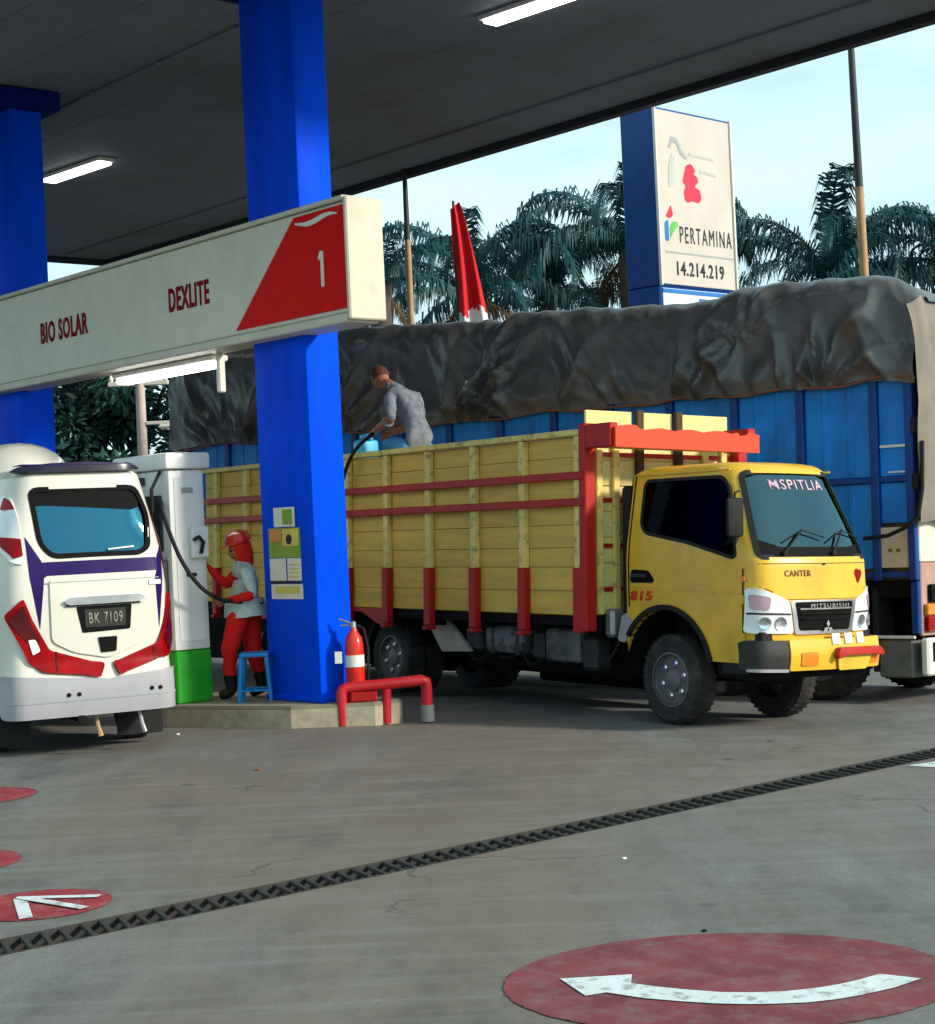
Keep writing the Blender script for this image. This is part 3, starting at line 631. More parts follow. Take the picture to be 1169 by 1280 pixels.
# bumper
def S_bump(y, z):
    w = .745; x = 1.27 - .10 * (y / w) ** 2; e = w - abs(y)
    if e < .12: x -= .16 * (1 - sqrt(max(0, 1 - ((.12 - e) / .12) ** 2)))
    x -= .02 * abs(z - .61) / .12
    n = Vector((1, .22 * y / w + (1.1 * math.copysign(1, y) if e < .09 else 0), 0)).normalized(); return Vector((x, y, z)), n
b = nbm(); patch(b, rounded([(-.40, .49), (.74, .49), (.745, .735), (-.40, .735)], .02), S_bump, -.10, .10, .06); finish('bumper', b, M_yel, T, smooth=35)
b = nbm(); patch(b, rounded([(-.745, .50), (-.405, .49), (-.405, .73), (-.745, .735)], .02), S_bump, -.12, .11, .05); finish('bumper_end', b, M_darkmetal, T, smooth=35)
b = nbm(); patch(b, rounded([(-.73, .49), (-.41, .48), (-.41, .505), (-.73, .515)], .008), S_bump, -.01, .012, .05); finish('bumper_trim', b, M_bussilver, T, smooth=35)
for (y0, y1) in ((-.30, -.13), (.47, .63)):
    b = nbm(); patch(b, rounded([(y0, .525), (y1, .525), (y1, .635), (y0, .635)], .02), S_bump, -.005, .012, .05); finish('fog_lamp', b, M_amber, T, smooth=35)
for k in range(3):
    y = .035 + k * .15
    b = nbm(); patch(b, [(y, .69), (y + .09, .69), (y + .09, .775), (y, .775)], S_bump, .003, .008, .1); finish('bumper_bracket', b, M_white, T)
b = nbm(); patch(b, rounded([(.06, .665), (.58, .66), (.63, .60), (.60, .585), (.52, .60), (.12, .605), (.06, .57), (.03, .60)], .03), S_bump, .014, .05, .06); finish('plate_guard', b, M_rwood, T, smooth=35)
b = nbm(); patch(b, rounded([(.10, .48), (.44, .48), (.50, .60), (.07, .60)], .015), S_bump, .012, .010, .1); finish('licence_plate', b, mat('plate_yellow', (.7, .5, .05), .45, dirt=(.5, .25, .05), damt=.5), T, smooth=35)
b = nbm(); bx(b, 1.0, 1.14, -.62, .6, .72, .80, .01); finish('bumper_filler', b, M_black, T)
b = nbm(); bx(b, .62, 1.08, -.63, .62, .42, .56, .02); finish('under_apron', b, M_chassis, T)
b = nbm(); bx(b, .72, 1.02, -.66, -.632, .46, .548, .006); finish('cab_step', b, M_black, T)
# mirror and wipers
b = nbm(); tube(b, [(.93, -.66, 1.56), (1.0, -.76, 1.50), (1.02, -.78, 1.62)], .010, 6); tube(b, [(.90, -.62, 1.92), (1.0, -.76, 1.90), (1.02, -.78, 1.80)], .010, 6)
arm = finish('mirror_arm', b, M_black, T, smooth=40)
b = nbm(); bx(b, .99, 1.035, -.86, -.69, 1.55, 1.86, .03, seg=2); mh = finish('mirror', b, M_black, T, smooth=40)
for (y0, z0, y1, z1) in ((-.36, 1.42, -.12, 1.60), (.16, 1.42, .36, 1.60)):
    A, nA = S_front(y0, z0); B, nB = S_front(y1, z1); c_, nc = S_front(y1 + .22, z1 - .06); d_, nd = S_front(y1 - .20, z1 - .10 + .02)
    b = nbm(); tube(b, [A + nA * .012, B + nB * .022], .009, 6); tube(b, [d_ + nd * .014, B + nB * .016, c_ + nc * .014], .006, 6); lathe(b, [(.001, -.01), (.02, -.01), (.02, .02), (.001, .02)], A + nA * .006, 'x', 8)
    finish('wiper', b, M_black, T, smooth=40)
text('windscreen_sticker', 'MSPITLIA', mat('sticker_pink', (.62, .40, .46), .6), T, (-.26, 1.945, -.0165), (1, 0, 0), (0, 1, 0), .62, .085, .002, .008, S_front)
# cab interior
for y in (-.30, .28):
    b = nbm(); bx(b, -.30, .12, y - .2, y + .2, 1.02, 1.16, .04, seg=2); bx(b, -.40, -.27, y - .19, y + .19, 1.1, 1.62, .04, seg=2); bx(b, -.38, -.29, y - .11, y + .11, 1.64, 1.84, .03, seg=2)
    finish('cab_seat', b, M_seat, T, smooth=40)
b = nbm(); bx(b, .72, 1.01, -.52, .52, 1.02, 1.33, .05, seg=2); finish('dashboard', b, M_darkmetal, T, smooth=40)
b = nbm(); q = Matrix.Translation((.52, -.30, 1.36)) @ Matrix.Rotation(R(-62), 4, 'Y')
ring = [q @ Vector((0.0 + cos(a) * .2, sin(a) * .2, 0)) for a in [2 * pi * k / 24 for k in range(25)]]; tube(b, ring, .014, 6); tube(b, [q @ Vector((-.2, 0, 0)), q @ Vector((.2, 0, 0))], .012, 6); tube(b, [q @ Vector((0, 0, 0)), (.8, -.3, 1.25)], .02, 6)
finish('steering_wheel', b, M_black, T, smooth=40)
for (y, z, m) in ((-.14, 1.50, M_flagwhite), (.37, 1.48, M_lampclear)):
    b = nbm(); bmesh.ops.create_icosphere(b, subdivisions=2, radius=.055, matrix=Matrix.Translation((.90, y, z - .12)) @ Matrix.Diagonal((.7, 1.2, 1.1, 1))); finish('dashboard_toy', b, mat('toy_pink', (.7, .35, .38), .7), T, smooth=60)
b = nbm(); bx(b, .1, .13, .40, .50, 1.72, 1.84, .01); finish('hanging_card', b, M_paper, T)
# behind the cab
b = nbm(); bx(b, -.62, -.512, -.60, .60, .75, 2.02, .03); finish('cab_rear_box', b, M_black, T)  # black box filling the gap behind the cab
b = nbm(); bx(b, -.74, -.62, -.70, -.52, .70, .95, .03); finish('fuel_filter_box', b, M_steel, T)
b = nbm(); patch(b, rounded([(-.60, .68), (-.50, .66), (-.40, .86), (-.46, .92), (-.54, .90)], .03), lambda u, v: (Vector((u, -.64, v)), Vector((0, -1, 0))), 0, .02, .2); finish('mudguard_flap', b, M_bussilver, T)
# chassis
for y in (-.36, .36):
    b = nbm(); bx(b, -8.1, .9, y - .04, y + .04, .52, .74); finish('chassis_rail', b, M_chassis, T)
for x in (-1.6, -2.6, -3.4, -5.2, -6.2):
    b = nbm(); bx(b, x - .04, x + .04, -.319, .319, .54, .72); finish('cross_member', b, M_chassis, T)
b = nbm(); tube(b, [(.0, -.55, .375), (.0, .55, .375)], .05, 8); finish('front_axle', b, M_chassis, T)
b = nbm(); tube(b, [(WB, -.55, .40), (WB, .55, .40)], .06, 8); bmesh.ops.create_icosphere(b, subdivisions=2, radius=.18, matrix=Matrix.Translation((WB, 0, .40))); finish('rear_axle', b, M_chassis, T, smooth=50)
b = nbm(); tube(b, [(.1, 0, .6), (-1.4, 0, .55), (WB, 0, .42)], .05, 8); finish('drive_shaft', b, M_chassis, T)
b = nbm(); bx(b, -.3, .7, -.3, .3, .36, .98, .05); finish('engine', b, M_chassis, T)
b = nbm(); bx(b, -2.55, -1.85, -.72, -.42, .50, .77, .05, seg=2); finish('fuel_tank', b, M_tank, T, smooth=40)
for x in (-2.4, -2.0):
    b = nbm(); bx(b, x - .025, x + .025, -.728, -.41, .492, .778, .008); finish('tank_strap', b, M_darkmetal, T)
b = nbm(); bx(b, -1.6, -1.1, -.70, -.42, .46, .76, .02); finish('battery_box', b, mat('battery_grey', (.12, .12, .11), .7, dirt=(.02, .02, .018), damt=.9, dscale=5, dth=(.42, .6)), T)
b = nbm(); prism(b, [(-3.55, .80), (-3.15, .80), (-2.75, .50), (-3.25, .48)], lambda u, v, d: Vector((u, d, v)), -.74, -.70); finish('side_guard_plate', b, mat('guard_beige', (.4, .36, .27), .7, dirt=(.1, .09, .07), damt=.7, dscale=6), T)
W_ = {}
for (x, y, o_) in ((.1, -.57, -1), (.1, .57, 1), (WB, -.62, -1), (WB, .62, 1), (WB, -.38, -1), (WB, .38, 1)):
    wt = bpy.data.objects.new('wheel', None); COL.objects.link(wt); wt.parent = T; wt.location = (x, y, .377)
    wheel(wt, Vector((0, 0, 0)), o_, .375, .2, M_rim, M_chrome)
    if y < 0 and x < 0 and y > -.5: pass
for s in (-1, 1):
    b = nbm(); rows = []
    for d in (.47, .44):
        rows += [[Vector((WB + cos(a) * d, s * yy, .38 + sin(a) * d)) for a in [R(q) for q in range(20, 166, 8)]] for yy in (.5, .74)]
    loft(b, [rows[0], rows[1], rows[3], rows[2], rows[0]], cap=False, closed=False); finish('rear_mudguard', b, M_black, T, smooth=40)
b = nbm(); bx(b, -3.4, -.75, .55, .75, .13, .76, .03); finish('shade_box', b, M_chassis, T)  # far-side box added to hide lit ground and keep the underside dark
b = nbm(); bx(b, -3.5, -.8, -.30, .30, .30, .70, .05); finish('shade_tray', b, M_chassis, T)  # big box added to block light under the bed
b = nbm(); bx(b, -8.0, -5.0, .50, .72, .14, .76, .03); finish('shade_box', b, M_chassis, T)  # second added box, darkens the rear of the underside
for (x0_, x1_, z0_, z1_) in ((-2.9, -2.62, .50, .74), (-1.80, -1.64, .46, .73), (-1.06, -.86, .40, .70)):
    b = nbm(); bx(b, x0_, x1_, -.70, -.50, z0_, z1_, .03); finish('grimy_bracket', b, M_darkmetal, T)
for k in range(5):
    b = nbm(); tube(b, spline([(-3.0 + k * .45, -.62, .70), (-2.8 + k * .45, -.66, .42 + .05 * (k % 2)), (-2.55 + k * .45, -.64, .50), (-2.4 + k * .45, -.6, .72)], 6), .014, 6); finish('air_line', b, M_black, T, smooth=60)
# bed
X0, X1, ZB, ZT = -.79, -8.3, .90, 2.50
b = nbm(); bx(b, X1, X0, -.84, .84, .80, .885); finish('bed_floor', b, M_chassis, T)
for x in [X0 - .79 * i - .05 for i in range(10)]:
    b = nbm(); bx(b, x - .045, x + .045, -.87, .87, .742, .797); finish('cross_beam', b, M_chassis, T)
hz = [.895, 1.105, 1.315, 1.485, 1.685, 1.86, 2.09, 2.28, 2.455]
for s in (-1, 1):
    for k in range(8):
        b = nbm(); j = random.uniform(-.003, .003); y0, y1 = sorted((s * (BW - .045 + j), s * (BW - .012 + j)))
        bx(b, X1, X0 - .001, y0, y1, hz[k] + .002, hz[k + 1] - .002, .003); finish('plank', b, M_ywood, T)
    b = nbm(); y0, y1 = sorted((s * (BW - .062), s * (BW - .05))); bx(b, X1, X0 - .002, y0, y1, .89, 2.45); finish('light_stop_sheet', b, M_ywood, T)  # added sheet that stops sun leaking between the planks
    b = nbm(); y0, y1 = sorted((s * (BW - .06), s * (BW + .055))); bx(b, X1, X0 + .02, y0, y1, 2.46, 2.515, .008); finish('top_rail', b, M_ystake, T)
    for (z0, z1) in ((2.075, 2.145), (1.845, 1.915)):
        b = nbm(); y0, y1 = sorted((s * (BW + .051), s * (BW + .078))); bx(b, X1, X0 + .1, y0, y1, z0, z1, .006); finish('red_bar', b, M_rwood, T)
    for i in range(10):
        x = X0 - .79 * i - (.05 if i else .0)
        wd = .045 if i else .06
        b = nbm(); y0, y1 = sorted((s * (BW - .008), s * (BW + .048))); bx(b, x - wd, x + wd, y0, y1, .96, 2.455, .006); finish('stake', b, M_ystake, T)
        b = nbm(); y0, y1 = sorted((s * (BW - .009), s * (BW + .066))); bx(b, x - wd - .008, x + wd + .012, y0, y1, .745, 1.31, .008)
        finish('red_stake_foot', b, M_rwood, T)
        if i:
            b = nbm(); y0, y1 = sorted((s * (BW - .02), s * (BW + .10))); bx(b, x - .03, x + .06, y0, y1, .70, .74, .01); finish('foot_bracket', b, M_rwood, T)
b = nbm(); prism(b, [(X0 - 3.2, .892), (X0 - 3.2, .70), (X0 - 3.45, .74), (X0 - 3.75, .85), (X0 - 4.6, .86), (X0 - 5.0, .72), (X0 - 6.3, .72), (X0 - 6.3, .892)], lambda u, v, d: Vector((u, d, v)), -BW - .01, -BW + .04); finish('red_sill', b, M_rwood, T)
b = nbm(); bx(b, X0 + .035, X0 + .13, -BW - .07, -BW + .05, .76, 2.56, .01); finish('red_corner_post', b, M_rwood, T)
b = nbm(); bx(b, X0 + .035, X0 + .13, BW - .05, BW + .07, .76, 2.56, .01); finish('red_corner_post', b, M_rwood, T)
for k in range(7):   # front wall boards
    z0 = .9 + k * .225; b = nbm(); bx(b, X0 + .0, X0 + .03, -BW + .055, BW - .055, z0 + .004, z0 + .22, .004); finish('front_board', b, M_ycream, T)
for (y0, y1) in ((-.86, -.34), (-.22, .13), (.22, .80)):
    b = nbm(); bx(b, X0, X0 + .03, y0, y1, 2.49, 2.685, .006); finish('header_board', b, M_ycream, T)
for y in (-.28, .175):
    b = nbm(); bx(b, X0 + .0305, X0 + .08, y - .04, y + .04, .9, 2.70, .006); finish('wall_post', b, mat('wood_dark', (.06, .035, .02), .7), T)
for y in (-.74, -.55, .5, .72):
    b = nbm(); bx(b, X0 + .031, X0 + .07, y - .035, y + .035, .9, 2.46, .006); finish('wall_batten', b, M_ystake, T)
for z in (1.12, 1.5, 1.9, 2.3):
    b = nbm(); bx(b, X0 + .0305, X0 + .045, -.82, .82, z - .02, z + .02, .003); finish('wall_strap', b, M_rwood, T)
for s, ye in ((-1, BW), (1, .67)):
    b = nbm(); y0, y1 = sorted((s * (ye - .03), s * (ye + .065))); bx(b, X0 + .132, X0 + .47, y0, y1, 2.34, 2.545, .01); finish('overhang_side', b, M_rwood, T)
sc = []
N = 64
for i in range(N + 1):
    y = -BW - .03 + (1.66) * i / N; z = 2.485 + .022 * abs(sin(i / N * pi * 5)) + (.02 if i < 10 else 0) - (.03 if 54 < i < 59 else 0)
    sc.append((y, z))
b = nbm(); prism(b, sc + [(sc[-1][0], 2.325), (sc[0][0], 2.335)], lambda u, v, d: Vector((d, u, v)), X0 + .472, X0 + .505); finish('carved_board', b, M_orange, T)
b = nbm(); bx(b, X0 + .132, X0 + .47, -.80, .63, 2.345, 2.375, .004); finish('overhang_floor', b, M_ywood, T)
for k in range(6):
    z0 = .9 + k * .26; b = nbm(); bx(b, X1 - .04, X1 - .002, -BW + .02, BW - .02, z0 + .004, z0 + .254, .004); finish('tailboard_plank', b, M_ywood, T)
b = nbm(); bx(b, -6.2, -3.3, -.80, .80, .887, 2.24, .02); finish('timber_load', b, M_ywood, T)

# ------------------------------------------------------------------ blue truck under the tarpaulin
a = R(-40); ro = R(-2.2)
BMx = Matrix.Rotation(a, 3, 'Z') @ Matrix.Rotation(ro, 3, 'X')
BT = Vector((4.1, 16.0, -.213)); BLUE = frame(BT, BMx.col[0], BMx.col[1], BMx.col[2])
Q = thing('tarped_truck', 'big blue sided truck loaded high under a dark grey tarpaulin behind the yellow lorry', 'truck', BLUE)
BL, BWD = -10.6, 2.3
xs = [0, -.36, -1.14, -1.88, -2.65, -3.4, -4.15, -4.9, -5.65, -6.4, -7.15, -7.9, -8.65, -9.4, -10.15]
for side, y0 in ((-1, 0), (1, BWD)):
    for i in range(len(xs) - 1):
        b = nbm(); ya, yb = (0, .03) if side < 0 else (BWD - .03, BWD)
        for (z0, z1) in ((1.27, 2.08), (2.14, 3.08)):
            bx(b, xs[i + 1] + .043, xs[i] - .043, ya, yb, z0, z1, .008)
            for k in range(2):
                xx = xs[i + 1] + (xs[i] - xs[i + 1]) * (k + 1) / 3; yy = ya - .012 if side < 0 else yb + .012
                bx(b, xx - .03, xx + .03, min(yy, ya + .005), max(yy, yb - .005), z0 + .04, z1 - .04, .008)
        if i == 0 and side < 0: 
            b.free(); b = nbm(); bx(b, xs[1] + .043, -.043, .002, .03, 1.70, 2.08, .006); bx(b, xs[1] + .043, -.043, .002, .03, 2.14, 3.08, .006)
        finish('side_panel', b, M_bside, Q)
    for x in xs:
        b = nbm(); ya, yb = (-.045, .04) if side < 0 else (BWD - .04, BWD + .045); bx(b, x - .04, x + .04, ya, yb, 1.16, 3.12, .01); finish('side_post', b, M_brib, Q)
    for z in (1.215, 2.11, 3.10):
        b = nbm(); ya, yb = (-.025, .035) if side < 0 else (BWD - .035, BWD + .025); bx(b, xs[-1], .03, ya, yb, z - .028, z + .028, .008); finish('side_rail', b, M_brib, Q)
b = nbm(); bx(b, -.33, -.05, -.018, .0, 1.28, 1.66, .006); sp_ = finish('cream_board', b, mat('cream_side', (.62, .52, .38), .6, dirt=(.35, .25, .15), damt=.5), Q)
b = nbm(); bx(b, -.25, -.21, -.022, -.0185, 1.43, 1.46); bx(b, -.17, -.13, -.022, -.0185, 1.43, 1.46); finish('board_mark', b, M_rope, sp_)
b = nbm(); bx(b, -.30, -.02, -.03, -.026, 2.41, 2.435); finish('white_mark', b, M_white, Q)
b = nbm(); bx(b, -.22, -.05, -.03, -.026, 2.17, 2.185); finish('white_mark', b, M_white, Q)
b = nbm(); bx(b, BL, .0, .05, BWD - .05, 1.0, 1.155, .01); finish('load_floor', b, M_chassis, Q)
b = nbm(); bx(b, BL, -.06, .06, BWD - .06, 1.157, 3.6, .02); finish('load', b, M_tarp, Q)
for y in (.7, 1.6):
    b = nbm(); bx(b, BL - 1.5, .0, y - .06, y + .06, .72, .998); finish('chassis_rail', b, M_chassis, Q)
for x in (-1.05, -2.2, -8.6):
    for y, o_ in ((.16, -1), (BWD - .16, 1)):
        wt = bpy.data.objects.new('wheel', None); COL.objects.link(wt); wt.parent = Q; wt.location = (x, y, .50); wheel(wt, Vector((0, 0, 0)), o_, .49, .26, M_rim, M_steel)
    b = nbm(); tube(b, [(x, .2, .5), (x, BWD - .2, .5)], .07, 8); finish('axle', b, M_chassis, Q)
b = nbm(); bx(b, -10.3, -3.3, .05, .08, .30, .998, .01); finish('shade_skirt', b, M_chassis, Q)  # two dark panels added to stop light passing under the floor
b = nbm(); bx(b, -3.2, -.5, .06, .09, .66, .998, .01); finish('shade_skirt', b, M_chassis, Q)
b = nbm(); bx(b, -9.8, -3.0, .7, 1.6, .35, .70, .05); finish('spare_tank', b, M_chassis, Q)
b = nbm(); bx(b, -.46, -.40, .02, .36, .30, 1.10, .01); finish('mud_shade_flap', b, M_black, Q)
b = nbm(); bx(b, -.395, -.055, .02, .32, .25, .60, .015); finish('tool_box', b, mat('toolbox_grey', (.13, .14, .12), .6, dirt=(.06, .06, .05), damt=.6, dscale=5), Q)
b = nbm(); bx(b, -3.2, -.02, .0, .03, .615, .645, .005); finish('white_side_line', b, M_white, Q)
b = nbm(); bx(b, -.05, .03, .0, .10, .66, 1.15, .01); finish('blue_corner_post', b, M_brib, Q)
# rear end
b = nbm(); bx(b, .02, .10, .03, BWD - .03, .27, .62, .02); finish('rear_bumper', b, M_white, Q)
for y in (.12, .9):
    b = nbm(); bx(b, .101, .108, y, y + .35, .40, .58, .003); finish('bumper_recess', b, M_plate, Q)
b = nbm(); bx(b, .01, .05, .02, BWD - .02, 1.33, 1.72, .01); finish('tail_board', b, M_cream, Q)
b = nbm(); bx(b, .0, .04, .05, BWD - .05, .64, 1.325, .01); finish('tail_frame', b, mat('tail_pink', (.42, .26, .2), .6, dirt=(.2, .05, .04), damt=.6), Q)
for y in (.05, 1.85):
    for j, (z0, z1, m) in enumerate(((.68, .82, M_lamp), (.83, .94, M_amber), (.95, 1.12, M_plate))):
        b = nbm(); bx(b, .041, .09, y + (.12 if j == 2 else .03), y + .42, z0, z1, .012); finish('tail_lamp', b, m, Q)
# tarpaulin
def tz(x):   # ridge height along the truck
    return lerp(-x, [(-.2, 3.93), (.4, 4.06), (1.3, 4.13), (1.9, 4.14), (2.15, 4.06), (3.4, 4.12), (4.7, 4.22), (5.0, 4.16), (6.8, 4.30), (8, 4.36), (11, 4.36)])
NX, NV = 520, 72
TIES = [(-.2, 0, .6), (-.8, .5, .75), (-1.3, 0, .6), (-1.95, .1, 1.0), (-2.45, .0, .8), (-3.3, 0, .35), (-4.0, .1, .45), (-4.75, 0, .9), (-5.15, .25, 1.1), (-5.6, 0, .8), (-6.4, 0, .45), (-7.2, .2, .9), (-7.9, 0, .8), (-8.8, .2, .8), (-9.6, 0, .8), (-1.6, 1.5, .25), (-5.0, 1.6, .25)]
def fold(x, v):
    """depth of the wrinkles: pleats that fan out from the places where the sheet is tied down"""
    wx = x + .14 * noise.noise(Vector((x * 1.7, v * 1.3, 3.3))); wv = v + .12 * noise.noise(Vector((x * 1.4, v * 1.6, 7.3)))
    d = 0
    for k, (tx, tv, am) in enumerate(TIES):
        dx, dv = wx - tx + (wv - tv) * .45 * sin(k * 2.7 + 1), (wv - tv) * .62 + .38; r = sqrt(dx * dx + dv * dv)
        if r > 2.2: continue
        ph = atan2(dx + .25 * dv * sin(k * 2.1), abs(dv)); w = am * math.exp(-(dx / .42) ** 2 - (dv / 1.15) ** 2)
        d += .25 * w * (1 - abs(sin(ph * (4.2 + k % 3) + k + .8 * noise.noise(Vector((x * 2.1, v * 1.2, k * 3.1)))))) ** 1.2
    n1 = max(0, noise.noise(Vector((x * .5 + 3, v * .4, 1.7))) + .25)
    d += .05 * n1 * noise.ridged_multi_fractal(Vector((x * 1.6 + v * .5, v * .55, 9.1)), .9, 2.1, 4, 1.0, 2.0)
    d += .022 * noise.ridged_multi_fractal(Vector((x * 3.4 + v * 1.2, v * 1.5, 4.4)), 1.0, 2.2, 4, 1.0, 2.0)
    return d + .07 * noise.noise(Vector((x * .75, v * .9, 8.8)))
b = nbm(); g = []
for i in range(NX + 1):
    x = .10 - i / NX * 10.6; top = tz(x) ; row = []
    hem = 3.02 + .05 * noise.noise(Vector((x * 1.3, 0, 3))) + .03 * abs(sin(x * 4.2)) + .04 * noise.noise(Vector((x * 5, 0, 7)))
    for j in range(NV + 1):
        v = j / NV
        if v < .5:
            q = v / .5; y = -.06 + .10 * q + .5 * max(0, q - .72) ** 1.5 * 3.2; z = hem + (top - hem) * (1 - (1 - q) ** 1.35); fd = fold(x, q * 2.0)
            ny, nz_ = -1 + .75 * q * q, .9 * q * q
            k = sst(0, .12, q) * .75 + .25
            y += ny * fd * k; z += nz_ * fd * .6 * k
        else:
            q = (v - .5) / .5; z = top - (q ** 4) * (top - 3.05) + .03 * noise.noise(Vector((x * 1.4, q * 3, 4))) * (1 - q); y = .04 + .5 * .28 ** 1.5 * 3.2 + (BWD - .2) * min(1, q * 1.08)
        # the corner end pulled in and rounded
        e = max(0, (x + .35) / .45); z -= .16 * e * e * (1 if z > 3.4 else .2)
        row.append(b.verts.new((x, y, z)))
    g.append(row)
for i in range(NX):
    for j in range(NV): b.faces.new((g[i][j], g[i + 1][j], g[i + 1][j + 1], g[i][j + 1]))
finish('tarpaulin', b, M_tarp, Q, smooth=80)
b = nbm(); g = []
for i in range(61):
    q = i / 60; row = []
    for j in range(71):
        w = j / 70; y = -.09 + (BWD + .14) * w; bot = 1.70 + .06 * noise.noise(Vector((y * 2, 0, 3))); z = bot + (tz(.05) - .13 - bot) * q
        edge = 1 - sst(.0, .08, w) * 1.0
        x = .16 + .09 * noise.noise(Vector((y * 2.2, z * .7, 1))) + .10 * (1 - abs(sin(y * 6 + 2 * noise.noise(Vector((y, z * .6, 2)))))) * (.35 + .4 * noise.noise(Vector((y * 1.1, z * .5, 6)))) - .10 * q ** 6 - .06 * edge
        row.append(b.verts.new((x, y, z - .10 * edge * q ** 4)))
    g.append(row)
for i in range(60):
    for j in range(70): b.faces.new((g[i][j], g[i + 1][j], g[i + 1][j + 1], g[i][j + 1]))
finish('rear_flap', b, M_tarptan, Q, smooth=80)
b = nbm(); tube(b, [(.10 - i * .15, -.085 + .012 * sin(i * 1.7), 3.04 + .05 * noise.noise(Vector((i * .2, 0, 3))) + .02 * sin(i * .9)) for i in range(70)], .013, 6); finish('hem_rope', b, M_rope, Q, smooth=60)
for x in (-7.6,):
    b = nbm(); tube(b, [(x + .02 * k, -.13 + .012 * k, 3.0 + k * .12) for k in range(10)], .012, 6); finish('tie_rope', b, M_rope, Q, smooth=60)
b = nbm(); tube(b, [(.14, -.05, 2.45), (.14, -.08, 2.0), (.1, -.1, 1.75), (0, -.12, 1.66), (-.2, -.12, 1.58), (-.45, -.12, 1.56)], .02, 8); finish('black_strap', b, M_black, Q, smooth=60)
for z in (2.52, 2.0):
    b = nbm(); bx(b, .03, .10, -.08, .02, z, z + .16, .02); finish('gate_hinge', b, M_black, Q)

# ------------------------------------------------------------------ white minibus
hb_ = R(28); BH = Vector((-sin(hb_), cos(hb_), 0)); BLt = Vector((cos(hb_), sin(hb_), 0))
BUSM = frame(Vector((-2.955, 13.385, 0)), BLt, BH, Z)     # x to the viewer's right across the tail, y forwards, z up
B_ = thing('minibus', 'white minibus with purple stripe seen from behind at the pump', 'minibus', BUSM)
def bus_w(z): return lerp(z, [(.3, .655), (.7, .68), (1.3, .68), (1.6, .655), (2.1, .545), (2.3, .50)])
def bus_tilt(z): return lerp(z, [(.3, -.02), (.62, -.05), (.72, .0), (1.3, .0), (1.5, .02), (2.15, .12), (2.3, .16)])
def bus_t(s, z):
    w = bus_w(z); e = w - abs(s); rc = .16; t = bus_tilt(z) + .03 * (s / w) ** 2
    if e < rc: t += .26 * (1 - sqrt(max(0, 1 - ((rc - e) / rc) ** 2)))
    return t
def S_bus(s, z):
    p = Vector((s, bus_t(s, z), z)); d = .004
    du = Vector((2 * d, bus_t(s + d, z) - bus_t(s - d, z), 0)); dv = Vector((0, bus_t(s, z + d) - bus_t(s, z - d), 2 * d))
    n = du.cross(dv).normalized(); return p, n if n.y < 0 else -n
LBUS = 4.1
def bus_ring(z, ins=0):
    w = bus_w(z); pts = []; k = (w - ins) / w; ns = 24
    for i in range(ns + 1):
        q = -1 + 2 * i / ns; q = math.copysign(abs(q) ** .55, q); s = q * (w - .001); pts.append(Vector((s * k, bus_t(s, z) + ins * 1.2, z)))
    fr = LBUS - max(0, z - 1.25) * .75 - ins
    for i in range(1, 6): pts.append(Vector((w - ins, pts[ns].y + (fr - .3 - pts[ns].y) * i / 5, z)))
    for s in (.8, .4, 0, -.4, -.8): pts.append(Vector(((w - ins) * s, fr - .10 * s * s, z)))
    y0 = pts[0].y
    for i in range(5, 0, -1): pts.append(Vector((-(w - ins), y0 + (fr - .3 - y0) * i / 5, z)))
    return pts
b = nbm(); loft(b, [bus_ring(z) for z in (.34, .5, .6, .68, .74, .9, 1.1, 1.3, 1.45, 1.6, 1.8, 2.0, 2.1, 2.18)] + [bus_ring(2.22, .03), bus_ring(2.255, .09), bus_ring(2.27, .18), bus_ring(2.275, .3)])
body = finish('body', b, M_buswhite, B_, smooth=30)
BWIN = rounded([(-.43, 2.08), (.41, 2.08), (.50, 1.86), (.475, 1.60), (.40, 1.555), (-.30, 1.555), (-.385, 1.66)], .07)
BWIN = [(u + .02, v) for u, v in BWIN]
def bcut(f):
    b = nbm(); f(b); o = finish('cutter', b, M_yel); o.matrix_world = BUSM; return o
SWL = rounded([(.55, 2.05), (3.0, 2.05), (3.35, 1.5), (.45, 1.5)], .06)
cs = [bcut(lambda b: bx(b, -.48, .48, .32, 3.2, .85, 2.12)), bcut(lambda b: prism(b, BWIN, lambda u, v, d: Vector((u, d, v)), -.4, .6)),
      bcut(lambda b: prism(b, SWL, lambda u, v, d: Vector((d, u, v)), -1, 1)),
      bcut(lambda b: lathe(b, [(.40, -1), (.40, 1)], (0, .95, .34), 'x', 28)), bcut(lambda b: lathe(b, [(.40, -1), (.40, 1)], (0, 3.3, .34), 'x', 28))]
bpy.context.view_layer.update(); boolean(body, cs)
for p in body.data.polygons: p.use_smooth = True
body.data.set_sharp_from_angle(angle=R(30))
def bpatch(nm, poly, m, off, th, r=.02, res=.06, parent=None):
    b = nbm(); patch(b, rounded(poly, r) if r else poly, S_bus, off, th, res); return finish(nm, b, m, parent or B_, smooth=35)
b = nbm(); patch(b, BWIN, S_bus, -.02, .006, .1); finish('rear_window', b, G_bus, B_, smooth=40)
b = nbm(); ring_patch(b, shrink(BWIN, -.018), shrink(BWIN, .022), S_bus, -.006, .011); finish('window_seal', b, M_plate, B_, smooth=40)
bpatch('sunshade_band', [(-.40, 2.065), (.41, 2.065), (.465, 1.93), (.40, 1.90), (-.30, 1.955), (-.42, 1.95)], M_plate, -.013, .003, .03)
bpatch('wiper', [(.16, 1.585), (.37, 1.60), (.37, 1.612), (.16, 1.597)], M_steel, .006, .012, 0)
for s_ in (-1, 1):
    b = nbm(); patch(b, SWL, lambda u, v, s_=s_: (Vector((s_ * bus_w(v), u, v)), Vector((s_, 0, .2)).normalized()), -.02, .006, .3); finish('side_window', b, G_bus, B_, smooth=40)
